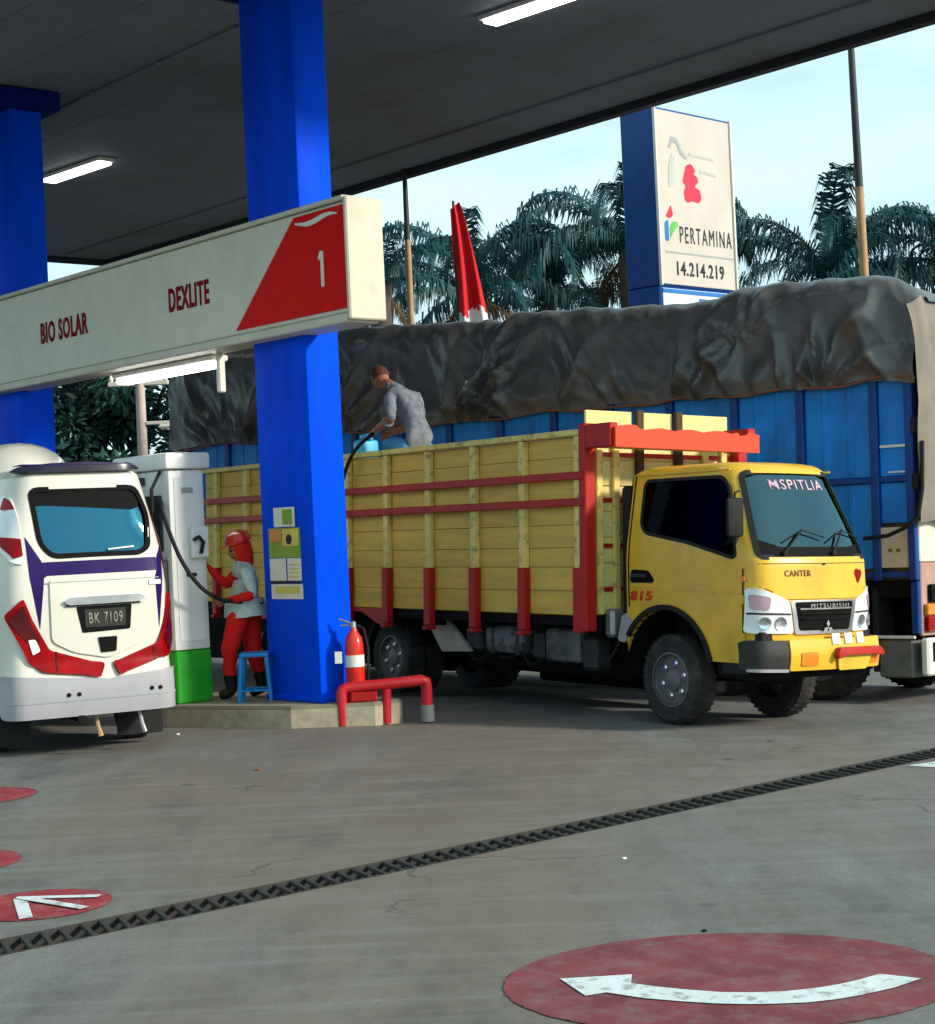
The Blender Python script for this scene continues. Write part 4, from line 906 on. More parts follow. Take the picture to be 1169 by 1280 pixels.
bpatch('spoiler', [(-.50, 2.205), (.47, 2.205), (.40, 2.25), (.1, 2.275), (-.25, 2.27), (-.45, 2.245)], mat('spoiler_dark', (.012, .01, .03), .25), .0, .045, .04)
bpatch('spoiler_sheen', [(-.47, 2.25), (.40, 2.25), (.36, 2.262), (-.43, 2.262)], M_purple, .043, .006, .004)  # purple strip paints the reflection along the dark roof edge
bpatch('purple_stripe', [(-.36, 1.515), (.55, 1.515), (.56, 1.41), (-.37, 1.41)], M_purple, 0, .004, .012)
bpatch('purple_stripe', [(-.475, 1.72), (-.36, 1.52), (-.33, 1.40), (-.35, 1.40), (-.40, 1.0), (-.46, 1.40)], M_purple, 0, .0035, .015)
bpatch('purple_stripe', [(.56, 1.52), (.625, 1.62), (.60, 1.35), (.545, .95), (.53, 1.36), (.55, 1.41)], M_purple, 0, .0035, .015)
bpatch('tailgate_panel', [(-.315, 1.385), (.52, 1.385), (.515, .95), (.40, .86), (.12, .75), (-.15, .81), (-.315, .90)], M_buswhite, .0, .016, .05)
bpatch('tailgate_gap', [(-.35, 1.35), (.55, 1.35), (.55, 1.357), (-.35, 1.357)], M_tgrey, .0145, .003, 0)
bpatch('chrome_handle', [(-.22, 1.205), (-.17, 1.235), (.38, 1.235), (.43, 1.205), (.36, 1.175), (-.18, 1.175)], M_chrome, .014, .035, .015)
bpatch('handle_shadow_gap', [(-.21, 1.165), (.40, 1.165), (.36, 1.18), (-.18, 1.18)], M_plate, .014, .022, .006)
bpatch('plate_recess', [(-.12, 1.16), (.32, 1.16), (.30, .965), (-.08, .955)], M_plate, .014, .006, .015)
bpatch('licence_plate', [(-.06, 1.135), (.27, 1.135), (.265, .995), (-.055, .995)], M_display, .02, .006, .008)
p_, n_ = S_bus(-.03, 1.02); text('plate_lettering', 'BK 7109', M_platetext, B_, p_ + n_ * .0265, (1, 0, 0), (0, 0, 1), .27, .09, .002, .02)
bpatch('hatch_lock', [(.04, .915), (.19, .915), (.18, .80), (.06, .795)], M_plate, .014, .012, .012)
bpatch('small_badge', [(.47, 1.30), (.56, 1.30), (.56, 1.335), (.47, 1.335)], M_white, .016, .008, .006)
for nm, sg in (('l', -1), ('r', 1)):
    if sg < 0: poly = [(-.635, 1.12), (-.52, 1.25), (-.46, 1.08), (-.34, .84), (.085, .70), (.04, .61), (-.40, .665), (-.50, .75)]
    else: poly = [(.145, .71), (.52, .84), (.60, 1.05), (.645, 1.24), (.675, 1.08), (.66, .84), (.60, .73), (.18, .61)]
    tl = bpatch('tail_light', poly, M_lamp, .0, .03, .03, .05)
    if sg < 0:
        bpatch('lamp_upper', [(-.60, 1.09), (-.525, 1.20), (-.48, 1.06), (-.41, .92), (-.50, .90), (-.56, 1.0)], M_lampdark, .031, .004, .02, .05, tl)
        bpatch('lamp_clear', [(-.50, .93), (-.445, .93), (-.41, .84), (-.47, .81)], M_lampclear, .0355, .004, .015, .05, tl)
        bpatch('lamp_rib', [(-.30, .83), (-.285, .825), (-.285, .665), (-.30, .665)], M_lampdark, .031, .003, 0, .05, tl)
    else:
        bpatch('lamp_upper', [(.56, .87), (.61, 1.03), (.645, 1.18), (.665, 1.06), (.65, .85), (.60, .76)], M_lampdark, .031, .004, .02, .05, tl)
        bpatch('lamp_rib', [(.47, .81), (.485, .815), (.50, .70), (.485, .69)], M_lampdark, .031, .003, 0, .05, tl)
bpatch('pillar_lamp', [(.575, 1.95), (.60, 1.93), (.645, 1.66), (.66, 1.42), (.635, 1.42), (.605, 1.66)], M_lampdark, .0, .012, .012, .05)
pl_ = bpatch('pillar_lamp', [(-.555, 2.05), (-.525, 2.02), (-.50, 1.85), (-.50, 1.50), (-.575, 1.52), (-.635, 1.62), (-.615, 1.85)], M_lampclear, .0, .014, .02, .05)
bpatch('lamp_red', [(-.50, 1.70), (-.50, 1.57), (-.56, 1.55), (-.62, 1.64), (-.615, 1.72)], M_lamp, .0145, .004, .01, .05, pl_)
bpatch('lamp_red', [(-.55, 2.03), (-.53, 2.0), (-.51, 1.93), (-.58, 1.93)], M_lamp, .0145, .004, .01, .05, pl_)
b = nbm(); 
def S_bb(s, z):
    w = .70; e = w - abs(s); t = -.07 + .03 * (s / w) ** 2 + .05 * ((z - .5) / .18) ** 2 * .4
    if e < .16: t += .24 * (1 - sqrt(max(0, 1 - ((.16 - e) / .16) ** 2)))
    return Vector((s, t, z)), Vector((.9 * math.copysign(1, s) if e < .1 else 0, -1, 0)).normalized()
patch(b, rounded([(-.695, .32), (.695, .32), (.70, .64), (.15, .60), (.10, .585), (.05, .60), (-.70, .66)], .03), S_bb, -.06, .06, .05); finish('bumper', b, M_bussilver, B_, smooth=35)
b = nbm(); patch(b, rounded([(-.66, .44), (.66, .44), (.66, .455), (-.66, .455)], .005), S_bb, -.002, .006, .05); finish('bumper_crease', b, M_tgrey, B_, smooth=35)
for x in (-.22, -.14, .44, .51):
    b = nbm(); p, n = S_bb(x, .49); lathe(b, [(.001, 0), (.017, 0), (.017, -.006), (.001, -.006)], p, 'y', 10); finish('parking_sensor', b, M_plate, B_)
b = nbm(); bx(b, -.55, .55, .1, 3.9, .30, .345, .01); finish('underbody', b, M_chassis, B_)
for x in (.02, .37):
    b = nbm(); tube(b, [(x, .08, .32), (x + .01, .06, .22), (x + .03, .05, .14)], [.02, .018, .022], 8); finish('tow_hook', b, M_steel if x > .1 else M_pole, B_, smooth=40)
b = nbm(); tube(b, [(-.12, -.05, .30), (-.12, .5, .30)], .035, 10); finish('exhaust', b, M_chassis, B_, smooth=40)
b = nbm(); tube(b, [(-.5, .95, .33), (.5, .95, .33)], .05, 8); bmesh.ops.create_icosphere(b, subdivisions=2, radius=.13, matrix=Matrix.Translation((0, .95, .33))); finish('rear_axle', b, M_chassis, B_, smooth=40)
for sg in (-1, 1):
    b = nbm(); bx(b, sg * .56 - .26 if sg > 0 else -.70, sg * .56 + .12 if sg > 0 else -.40, .46, .475, .08, .36, .004); finish('mud_shade_flap', b, M_black, B_)  # dark flaps added for the shade under the bumper, they cover the wheels
for y in (.95, 3.3):
    for sg in (-1, 1):
        wt = bpy.data.objects.new('wheel', None); COL.objects.link(wt); wt.parent = B_; wt.location = (sg * .58, y, .325); wt.rotation_euler = (0, 0, -pi / 2)
        wheel(wt, Vector((0, 0, 0)), sg, .325, .18, M_rim, M_steel)
b = nbm(); rr_ = []
for i in range(9):
    q = i / 8; w = .46 * sqrt(max(.02, 1 - (2 * q - 1) ** 4)); hh = .33 * sqrt(max(.02, 1 - (2 * q - 1) ** 4)); rr_.append([Vector((w * cos(t_) , 1.6 + q * 1.9, 2.24 + hh * max(0, sin(t_)))) for t_ in [pi * k / 12 for k in range(13)]] + [Vector((0, 1.6 + q * 1.9, 2.2))])
loft(b, rr_); finish('raised_roof', b, M_buswhite, B_, smooth=50)
for y in (.75, 1.6, 2.4):
    for x in (-.25, .25):
        b = nbm(); bx(b, x - .19, x + .19, y - .06, y + .06, .86, 1.6, .04); finish('bus_seat', b, M_seat, B_)
b = nbm(); bx(b, -.58, .58, 4.06, 4.13, .42, .7, .02); finish('front_bumper', b, M_bussilver, B_)

# ------------------------------------------------------------------ fire extinguisher and guard rail
g0 = thing('guard_rail', 'low red pipe guard rail at the nose of the pump island', 'guard rail', (-1.14, 14.62, 0))
b = nbm(); tube(b, [(0, 0, 0), (0, 0, .27), (.012, .01, .305), (.05, .02, .32), (.4, .075, .33), (.68, .125, .345), (.715, .14, .33), (.72, .15, .29), (.72, .15, .10)], .048, 12); finish('frame_pipe', b, M_pipe, g0, smooth=50)
b = nbm(); tube(b, [(.37, .07, 0), (.38, .072, .29)], .04, 12); finish('leg', b, M_pipe, g0, smooth=50)
b = nbm(); tube(b, [(.72, .15, -.01), (.72, .15, .13)], .058, 12); finish('leg_base', b, M_conc, g0, smooth=50)
b = nbm(); bx(b, .08, .30, -.02, .0, .20, .28, .008); bx(b, .06, .30, .055, .075, .16, .28, .006); finish('side_plate', b, M_rwood, g0)
ex = thing('fire_extinguisher', 'red fire extinguisher with white label against the blue column', 'fire extinguisher', (-1.02, 14.72, .19))
b = nbm(); lathe(b, [(.001, .01), (.075, .01), (.082, .03), (.082, .48), (.07, .55), (.035, .60), (.03, .63), (.001, .63)], (0, 0, 0), 'z', 24); finish('cylinder', b, M_fire, ex, smooth=40)
b = nbm(); lathe(b, [(.083, .30), (.0845, .30), (.0845, .40), (.083, .40)], (0, 0, 0), 'z', 24); finish('label', b, M_white, ex, smooth=40)
b = nbm(); lathe(b, [(.001, .632), (.028, .632), (.024, .68), (.001, .69)], (0, 0, 0), 'z', 12); tube(b, [(-.02, 0, .67), (-.12, 0, .71)], .010, 6); tube(b, [(-.02, 0, .655), (-.11, 0, .655)], .009, 6); finish('valve', b, M_steel, ex, smooth=40)
b = nbm(); tube(b, [(.02, 0, .66), (.09, -.02, .62), (.12, -.02, .45), (.11, -.01, .2), (.10, 0, .1)], .012, 8); finish('hose', b, M_black, ex, smooth=40)
b = nbm(); lathe(b, [(.001, 0), (.11, 0), (.11, .012), (.001, .012)], (0, 0, 0), 'z', 20); finish('stand', b, M_rwood, ex)
b = nbm(); bx(b, -.16, -.10, -.11, -.10, .34, .44); finish('tag', b, M_white, ex)

# stool
st = thing('stool', 'small blue plastic stool between the attendant and the big blue column', 'stool', (-1.93, 15.22, .19))
b = nbm(); bx(b, -.13, .13, -.13, .13, .39, .43, .012, seg=2); finish('seat', b, M_stool, st, smooth=40)
for x in (-1, 1):
    for y in (-1, 1):
        b = nbm(); tube(b, [(x * .14, y * .14, 0), (x * .11, y * .11, .388)], [.018, .022], 6); finish('leg', b, M_stool, st)
b = nbm()
for a0, a1 in (((-1, -1), (1, -1)), ((1, -1), (1, 1)), ((1, 1), (-1, 1)), ((-1, 1), (-1, -1))): tube(b, [(a0[0] * .132, a0[1] * .132, .1), (a1[0] * .132, a1[1] * .132, .1)], .011, 6)
finish('stretcher', b, M_stool, st)

# ------------------------------------------------------------------ people
def skinned(name, verts, edges, radii, root, mats, zone, parent, sub=2, hem=None):
    """one continuous body grown from a skeleton; zone(i) gives the material slot of each bone"""
    me = bpy.data.meshes.new(name); me.from_pydata(verts, edges, []); o = bpy.data.objects.new(name, me); COL.objects.link(o)
    md = o.modifiers.new('skin', 'SKIN'); md.use_smooth_shade = True; md.branch_smoothing = .6
    for i, r in enumerate(radii):
        sv = me.skin_vertices[0].data[i]; sv.radius = r if isinstance(r, tuple) else (r, r); sv.use_root = (i == root)
    s2 = o.modifiers.new('sub', 'SUBSURF'); s2.levels = sub; s2.render_levels = sub
    bpy.context.view_layer.update(); dg = bpy.context.evaluated_depsgraph_get(); nm = bpy.data.meshes.new_from_object(o.evaluated_get(dg))
    bpy.data.objects.remove(o); bpy.data.meshes.remove(me)
    nm.name = name; nm.materials.clear()
    for m in mats: nm.materials.append(m)
    vs = [Vector(v) for v in verts]
    for p in nm.polygons:
        p.use_smooth = True; best = (9, 0); c = p.center
        for k, (a_, b_) in enumerate(edges):
            A, B = vs[a_], vs[b_]; d = B - A; t_ = max(0, min(1, (c - A).dot(d) / max(1e-9, d.length_squared))); q = (c - A - d * t_).length
            if q < best[0]: best = (q, k)
        k = zone[best[1]]
        if hem and k in (1, 2) and best[1] in hem[2]: k = 1 if (c - Vector(hem[0])).dot(Vector(hem[1])) + .012 * noise.noise(c * 14) > 0 else 2
        p.material_index = k
    cloth = set(v for p in nm.polygons if p.material_index in (1, 2) for v in p.vertices)
    for i in cloth:
        v = nm.vertices[i]; c = v.co
        v.co = c + v.normal * (.011 * noise.noise(c * 11) + .009 * noise.ridged_multi_fractal(c * 7, 1, 2, 3, 1, 2) - .012)
    o = bpy.data.objects.new(name, nm); COL.objects.link(o)
    if parent: o.parent = parent
    return o
def head_mesh(parent, c, fwd, upv, r, m):
    """a head with brow, nose, chin and ears, looking along fwd"""
    f = Vector(fwd).normalized(); u = (Vector(upv) - f * Vector(upv).dot(f)).normalized(); s = f.cross(u)
    b = nbm(); bmesh.ops.create_uvsphere(b, u_segments=24, v_segments=18, radius=1)
    for v in b.verts:
        x, y, z = v.co; k = 1.0
        if z < 0: k = 1 - .28 * z * z * (1 if x > -.2 else 1.3)
        X = x * .92 * k + (.10 * -z if (z < 0 and x > 0) else 0); Y = y * .74 * k; Zz = z * 1.12
        if abs(y) < .2 and x > .6 and -.45 < z < .15: X += .22 * (1 - abs(y) / .2) * (1 - abs(z + .18) / .33 if abs(z + .18) < .33 else 0)
        if x > .5 and .0 < z < .28 and .18 < abs(y) < .5: X -= .07
        v.co = Vector((X, Y, Zz))
    q = frame(Vector(c), f * r, s * r, u * r); bmesh.ops.transform(b, matrix=q, verts=b.verts)
    h = finish('head', b, m, parent, smooth=60)
    for sg in (-1, 1):
        b = nbm(); bmesh.ops.create_icosphere(b, subdivisions=2, radius=1, matrix=frame(Vector(c) + s * sg * .76 * r - f * .05 * r, f * r * .16, s * r * .07, u * r * .26)); finish('ear', b, m, h, smooth=60)
        b = nbm(); bmesh.ops.create_icosphere(b, subdivisions=1, radius=r * .09, matrix=Matrix.Translation(Vector(c) + f * .80 * r + s * sg * .32 * r + u * .12 * r)); finish('eye', b, M_black, h, smooth=60)
    b = nbm(); bmesh.ops.create_icosphere(b, subdivisions=2, radius=1, matrix=frame(Vector(c) + f * .82 * r - u * .55 * r, f * r * .10, s * r * .26, u * r * .06)); finish('mouth', b, mat('lip', (.22, .06, .045), .5), h, smooth=60)
    return h, f, s, u
def hand(verts, edges, radii, zone, wrist_i, d, side, zid, sc=1.0, curl=.5):
    """palm and five bent fingers added to the skeleton at wrist_i, pointing along d"""
    d = Vector(d).normalized(); s = Vector(side).normalized(); n = d.cross(s).normalized(); w = Vector(verts[wrist_i])
    def add(p, r, par):
        verts.append(tuple(p)); radii.append(r); edges.append((par, len(verts) - 1)); zone.append(zid); return len(verts) - 1
    pm = add(w + d * .055 * sc, (.030 * sc, .02 * sc), wrist_i)
    for k, (off, ln) in enumerate(((-.027, .062), (-.009, .072), (.010, .067), (.027, .052))):
        a_ = add(w + d * .085 * sc + s * off * sc, .0105 * sc, pm)
        b_ = add(w + (d * (.085 + ln * .5) + s * off * 1.1 - n * .012 * curl) * sc, .0095 * sc, a_)
        add(w + (d * (.085 + ln * (.95 - .35 * curl)) + s * off * 1.15 - n * (.045 * curl)) * sc, .0075 * sc, b_)
    t1 = add(w + (d * .04 + s * -.045) * sc, .0115 * sc, pm); add(w + (d * .075 + s * -.06 - n * .02) * sc, .009 * sc, t1)

# worker kneeling on the load (built in the lorry's axes, local to an Empty at his feet)
wk = thing('person', 'man in light grey shirt bending on top of the yellow lorry load', 'person', TRUCK @ Matrix.Translation((-3.89, -.58, 2.245)))
# local: x forward of lorry (viewer's right), y away, z up ; he faces -x
vts = [(0.02, .02, .34), (-.05, .01, .52), (-.20, 0, .74), (-.33, -.0, .88), (-.50, -.02, .98), (-.66, -.03, 1.03),      # 0 pelvis 1 waist 2 chest 3 upper chest 4 neck 5 head base
       (-.28, -.19, .83), (-.10, -.27, .60), (-.40, -.24, .52), (-.58, -.18, .49),                                   # 6 R shoulder 7 elbow 8 forearm 9 wrist
       (-.34, .18, .85), (-.36, .26, .62), (-.50, .14, .53), (-.64, .05, .50),                                      # 10 L shoulder ...
       (-.02, -.12, .30), (-.38, -.17, .36), (-.20, -.15, .12), (-.08, -.14, .06), (-.24, -.15, .03),                # 14 hip R 15 knee 16 shin 17 ankle 18 toe
       (-.02, .13, .30), (-.40, .18, .38), (-.22, .16, .12), (-.08, .15, .06), (-.24, .16, .03)]
eds = [(0, 1), (1, 2), (2, 3), (3, 4), (4, 5), (3, 6), (6, 7), (7, 8), (8, 9), (3, 10), (10, 11), (11, 12), (12, 13), (0, 14), (14, 15), (15, 16), (16, 17), (17, 18), (0, 19), (19, 20), (20, 21), (21, 22), (22, 23)]
rad = [(.14, .17), (.13, .16), (.14, .17), (.11, .15), .055, .06, .085, .055, .045, .03, .085, .055, .045, .03, .11, .07, .055, .045, .04, .11, .07, .055, .045, .04]
zn = [1, 1, 1, 1, 0, 1, 1, 0, 0, 1, 1, 0, 0, 2, 2, 2, 3, 3, 2, 2, 2, 3, 3]
hand(vts, eds, rad, zn, 9, (-1, .25, -.2), (0, .6, 1), 0, 1.1, .7); hand(vts, eds, rad, zn, 13, (-1, -.1, -.25), (0, -.6, 1), 0, 1.1, .7)
skinned('body', vts, eds, rad, 0, [M_skin, M_shirt, M_pants, M_shoe], zn, wk, 2, ((.05, 0, .27), (-.25, 0, 1), (0, 1, 13, 18)))
h, f_, s_, u_ = head_mesh(wk, (-.70, -.04, 1.08), (-.85, -.22, -.55), (-.35, 0, .9), .115, M_skin)
b = nbm(); bmesh.ops.create_uvsphere(b, u_segments=24, v_segments=16, radius=1)
bmesh.ops.delete(b, geom=[v for v in b.verts if v.co.x > .45 + .35 * v.co.z or v.co.z < -.35], context='VERTS')
for v in b.verts: v.co *= 1 + .05 * noise.noise(v.co * 5)
bmesh.ops.transform(b, matrix=frame(Vector((-.70, -.04, 1.08)), f_ * .115, s_ * .098, u_ * .140), verts=b.verts); finish('hair', b, M_hair, wk, smooth=60)
b = nbm(); tube(b, [(-.255, -.27, .555), (-.27, -.272, .548)], .06, 12); finish('cuff', b, M_black, wk, smooth=50) if False else b.free()
b = nbm(); tube(b, [(-.555, -.19, .497), (-.57, -.184, .495)], .036, 12); finish('wristwatch', b, M_white, wk, smooth=50)

b = nbm(); tube(b, [(-.44, -.09, .965), (-.50, -.075, .99), (-.545, -.02, .99), (-.50, .04, .985), (-.44, .06, .965)], [.022, .026, .024, .026, .022], 8); finish('collar', b, M_shirt, wk, smooth=60)
for sy, y0_, y1_ in ((-1, -.262, -.258), (1, .235, .215)):
    x0_ = -.175 if sy < 0 else -.385; b = nbm(); tube(b, [(x0_, y0_, .575 if sy < 0 else .60), (x0_ - .03, y1_, .565 if sy < 0 else .59)], .064 if sy < 0 else .058, 12); finish('sleeve_end', b, M_shirt, wk, smooth=60)
# jerrycan he fills and the hose
jc = thing('jerrycan', 'light blue jerrycan under the kneeling man hands on the lorry', 'jerrycan', TRUCK @ Matrix.Translation((-4.93, -.60, 2.245)))
b = nbm(); bx(b, -.09, .09, -.12, .12, 0, .44, .04, seg=3); bx(b, -.10, .06, -.03, .03, .445, .50, .015); finish('can', b, M_can, jc, smooth=50)
b = nbm(); lathe(b, [(.001, .44), (.035, .44), (.035, .49), (.001, .49)], (.08, 0, 0), 'z', 12); finish('neck', b, M_can, jc, smooth=40)

# attendant
at = thing('person', 'pump attendant in red head cover and red trousers by the fuel pump', 'person', (-2.10, 15.50, .19))
vts = [(.06, .03, .82), (.07, .02, .95), (.065, .02, 1.08), (.06, .02, 1.17), (.05, .01, 1.25), (.045, .0, 1.30),
       (.10, -.14, 1.13), (.17, -.20, .93), (.03, -.22, .905), (-.07, -.20, .90),
       (.0, .14, 1.13), (-.10, .10, 1.02), (-.18, .02, 1.10), (-.25, -.06, 1.21),
       (.03, -.08, .78), (-.08, -.10, .46), (-.09, -.07, .22), (-.08, -.06, .07), (-.20, -.07, .035),
       (.09, .10, .78), (.10, .12, .45), (.15, .12, .22), (.17, .12, .07), (.05, .11, .035)]
rad = [(.15, .17), (.14, .16), (.145, .17), (.12, .16), .06, .05, .08, .058, .045, .032, .08, .058, .045, .032, .12, .085, .065, .06, .045, .12, .085, .065, .06, .045]
eds = [(0, 1), (1, 2), (2, 3), (3, 4), (4, 5), (3, 6), (6, 7), (7, 8), (8, 9), (3, 10), (10, 11), (11, 12), (12, 13), (0, 14), (14, 15), (15, 16), (16, 17), (17, 18), (0, 19), (19, 20), (20, 21), (21, 22), (22, 23)]
zn = [1, 1, 1, 1, 2, 1, 1, 2, 2, 1, 2, 2, 2, 2, 2, 2, 3, 3, 2, 2, 2, 3, 3]
hand(vts, eds, rad, zn, 9, (-1, .1, -.15), (0, .4, 1), 0, .95, .8); hand(vts, eds, rad, zn, 13, (-.7, -.3, .6), (.3, .5, 1), 0, .95, .6)
skinned('body', vts, eds, rad, 0, [M_skin, M_vest, M_redcloth, M_shoe], zn, at, 2, ((0, 0, .76), (0, 0, 1), (0, 1, 13, 18)))
h, f_, s_, u_ = head_mesh(at, (.03, .0, 1.335), (-.88, -.42, -.25), (0, 0, 1), .100, M_skin)
b = nbm(); bmesh.ops.create_uvsphere(b, u_segments=28, v_segments=20, radius=1)
bmesh.ops.delete(b, geom=[v for v in b.verts if v.co.x > .42 and -.8 < v.co.z < .42 and abs(v.co.y) < .72], context='VERTS')
for v in b.verts:
    k = 1 + .03 * noise.noise(v.co * 4)
    if v.co.z < -.55: k += .75 * (-v.co.z - .55)
    v.co = Vector((v.co.x * k, v.co.y * k, v.co.z * (1 if v.co.z > 0 else 1.5)))
bmesh.ops.transform(b, matrix=frame(Vector((.03, .0, 1.335)) - f_ * .008, f_ * .115, s_ * .10, u_ * .132), verts=b.verts); finish('head_cover', b, M_redcloth, at, smooth=60)
b = nbm(); lathe(b, [(.001, .0), (.118, .0), (.122, .03), (.10, .085), (.05, .11), (.001, .115)], (0, 0, 0), 'z', 20); prism(b, [(.07, -.075), (.15, -.06), (.19, 0), (.15, .06), (.07, .075)], lambda u, v, d: Vector((u, v, d - .12 * max(0, u - .1))), .004, .014)
bmesh.ops.transform(b, matrix=frame(Vector((.03, .0, 1.40)), f_, s_, u_), verts=b.verts); finish('cap', b, M_fire, at, smooth=40)
b = nbm(); lathe(b, [(.172, .80), (.178, .80), (.178, .835), (.172, .835)], (.062, .03, .02), 'z', 24, False); finish('belt', b, M_shoe, at, smooth=40)
b = nbm(); lathe(b, [(.176, .90), (.186, .80), (.196, .735), (.19, .735), (.170, .90)], (.058, .03, .0), 'z', 28, False)
for v in b.verts: v.co += Vector((v.co.x - .058, v.co.y - .03, 0)).normalized() * .012 * noise.noise(v.co * 9) + Vector((0, 0, .012 * noise.noise(v.co * 6)))
finish('shirt_hem', b, M_vest, at, smooth=60)

# fuel hose from the pump past the attendant, behind the column and up to the lorry
def world(lx, ly, lz): return TRUCK @ Vector((lx, ly, lz))
fh = thing('fuel_hose', 'long black fuel hose sagging from the pump to the attendant and up onto the lorry', 'hose', (-2.66, 15.15, 1.86))
o0 = Vector((-2.66, 15.15, 1.86))
pts = [(-2.70, 15.22, 1.98), (-2.66, 15.08, 1.86), (-2.52, 15.02, 1.48), (-2.36, 15.06, 1.22), (-2.20, 15.22, 1.09), (-2.10, 15.30, 1.07), (-1.85, 15.62, .98), (-1.5, 15.95, .70), (-1.25, 15.9, .8)]
w1 = [world(-4.92, -1.02, 1.45), world(-4.84, -1.03, 1.85), world(-4.66, -1.03, 2.28), world(-4.50, -1.0, 2.52), world(-4.40, -.90, 2.66), world(-4.50, -.74, 2.74)]
b = nbm(); tube(b, [p - o0 for p in spline(pts + w1)], .019, 8); finish('tube', b, M_black, fh, smooth=60)
b = nbm(); e0 = world(-4.50, -.74, 2.74) - o0; e1 = world(-4.68, -.66, 2.745) - o0; e2 = world(-4.82, -.61, 2.71) - o0; tube(b, [e0, e1], .03, 8); tube(b, [e1, e2], .014, 8); finish('nozzle', b, M_steel, fh, smooth=40)

# ------------------------------------------------------------------ totem sign
sa = R(44); TS = Vector((cos(sa), sin(sa), 0)); TN = Vector((-sin(sa), cos(sa), 0))
tz0 = gh(2.96, 25)
TOT = frame(Vector((2.96, 25.0, tz0)), TS, Z, -TN)     # x right along the face, y up, z towards the viewer
tt = thing('totem_sign', 'tall fuel station totem sign with white face and dark blue side', 'sign', TOT)
dz = -tz0
b = nbm(); bx(b, -.03, 1.80, 5.0 + dz, 7.62 + dz, -.62, -.001, .02); finish('cabinet', b, M_totblue, tt)
b = nbm(); bx(b, .0, 1.76, 5.03 + dz, 7.58 + dz, .0, .02, .006); finish('face', b, M_totface, tt)
for (x0, x1) in ((-.03, .0), (1.76, 1.80)):
    b = nbm(); bx(b, x0, x1, 5.0 + dz, 7.62 + dz, .0005, .05, .004); finish('face_frame', b, M_white, tt)
b = nbm(); bx(b, -.03, 1.80, 0, 5.0 + dz - .003, -.62, -.001, .02); finish('lower_column', b, M_totblue, tt)
b = nbm(); bx(b, .02, 1.76, 3.6 + dz, 4.97 + dz, .0, .018, .006); finish('price_panel', b, M_tothead, tt)
for k in range(2):
    b = nbm(); bx(b, .85 + k * .3, 1.1 + k * .3, 4.6 + dz, 4.85 + dz, .019, .024); finish('price_mark', b, M_lblue, tt)
b = nbm(); bx(b, .02, 1.76, 4.90 + dz, 4.96 + dz, .019, .026, .002); finish('blue_band', b, M_lblue, tt)
b = nbm(); bx(b, .12, 1.74, 5.49 + dz, 5.515 + dz, .021, .025); finish('divider', b, M_tgrey, tt)
text('lettering', 'PERTAMINA', M_tblack, tt, (.46, 5.66 + dz, .021), (1, 0, 0), (0, 1, 0), 1.24, .24, .004, .0, sp=1.3)
text('lettering', '14.214.219', M_tblack, tt, (.36, 5.17 + dz, .021), (1, 0, 0), (0, 1, 0), 1.12, .21, .004, .02)
def flat(nm, poly, m, z=.021):
    b = nbm(); prism(b, rounded(poly, .035), lambda u, v, d: Vector((u, v + dz, d)), z, z + .004); finish(nm, b, m, tt)
flat('logo_blue', [(.12, 5.66), (.21, 5.66), (.21, 5.98), (.12, 5.93)], M_lblue); flat('logo_red', [(.15, 6.02), (.28, 6.20), (.33, 6.05), (.24, 5.99)], M_lred)
flat('logo_green', [(.24, 5.70), (.33, 5.82), (.44, 5.90), (.40, 5.97), (.30, 5.95), (.24, 5.88)], M_lgreen)
flat('red_figure', [(.62, 6.30), (.70, 6.26), (.78, 6.30), (.95, 6.28), (1.02, 6.36), (.98, 6.48), (.86, 6.52), (.96, 6.60), (.93, 6.68), (.84, 6.70), (.90, 6.76), (.80, 6.86), (.68, 6.82), (.63, 6.70), (.58, 6.56), (.66, 6.52), (.60, 6.42)], M_lred)
flat('pale_script', [(.28, 7.05), (.36, 7.22), (.50, 7.20), (.60, 7.02), (.72, 6.95), (.70, 6.90), (.56, 6.96), (.47, 7.12), (.38, 7.14), (.33, 7.03)], M_tgrey)
M_pale = mat('ink_pale', (.42, .44, .4), .6)
flat('pale_script', [(.24, 6.45), (.40, 6.50), (.44, 6.95), (.36, 6.98), (.28, 6.80)], M_pale)
flat('pale_script', [(.75, 6.98), (1.35, 6.95), (1.35, 6.99), (.75, 7.03)], M_pale); flat('pale_script', [(1.0, 6.74), (1.40, 6.72), (1.40, 6.76), (1.0, 6.79)], M_pale)

# ------------------------------------------------------------------ flag poles, flag, utility pole
def pole(nm, p, h, r, label, cat, split=None, lean=0):
    z0 = gh(p[0], p[1]); o = thing(nm, label, cat, (p[0], p[1], z0))
    s_ = split or h * .5
    b = nbm(); tube(b, [(0, 0, 0), (-lean * s_ / h, 0, s_)], [r, r * .85], 10); finish('lower_pole', b, M_pole, o, smooth=50)
    b = nbm(); tube(b, [(-lean * s_ / h, 0, s_ + .002), (-lean, 0, h)], [r * .8, r * .55], 10); finish('upper_pole', b, M_poledark, o, smooth=50)
    return o
pole('flag_pole', (-.66, 24), 7.6, .05, 'bare two tone pole between the sign beam and the hanging flag', 'pole', 5.9)
pole('flag_pole', (5.5, 23), 9.2, .07, 'tall bare two tone pole right of the white totem sign', 'pole', 6.3, .1)
fp = pole('flag_pole', (.0, 25), 6.65, .035, 'thin dark pole carrying the drooping red and white flag', 'pole', .5)
fl = thing('flag', 'red and white flag hanging limp from its thin pole', 'flag', (.0, 25, 0))
b = nbm(); g = []
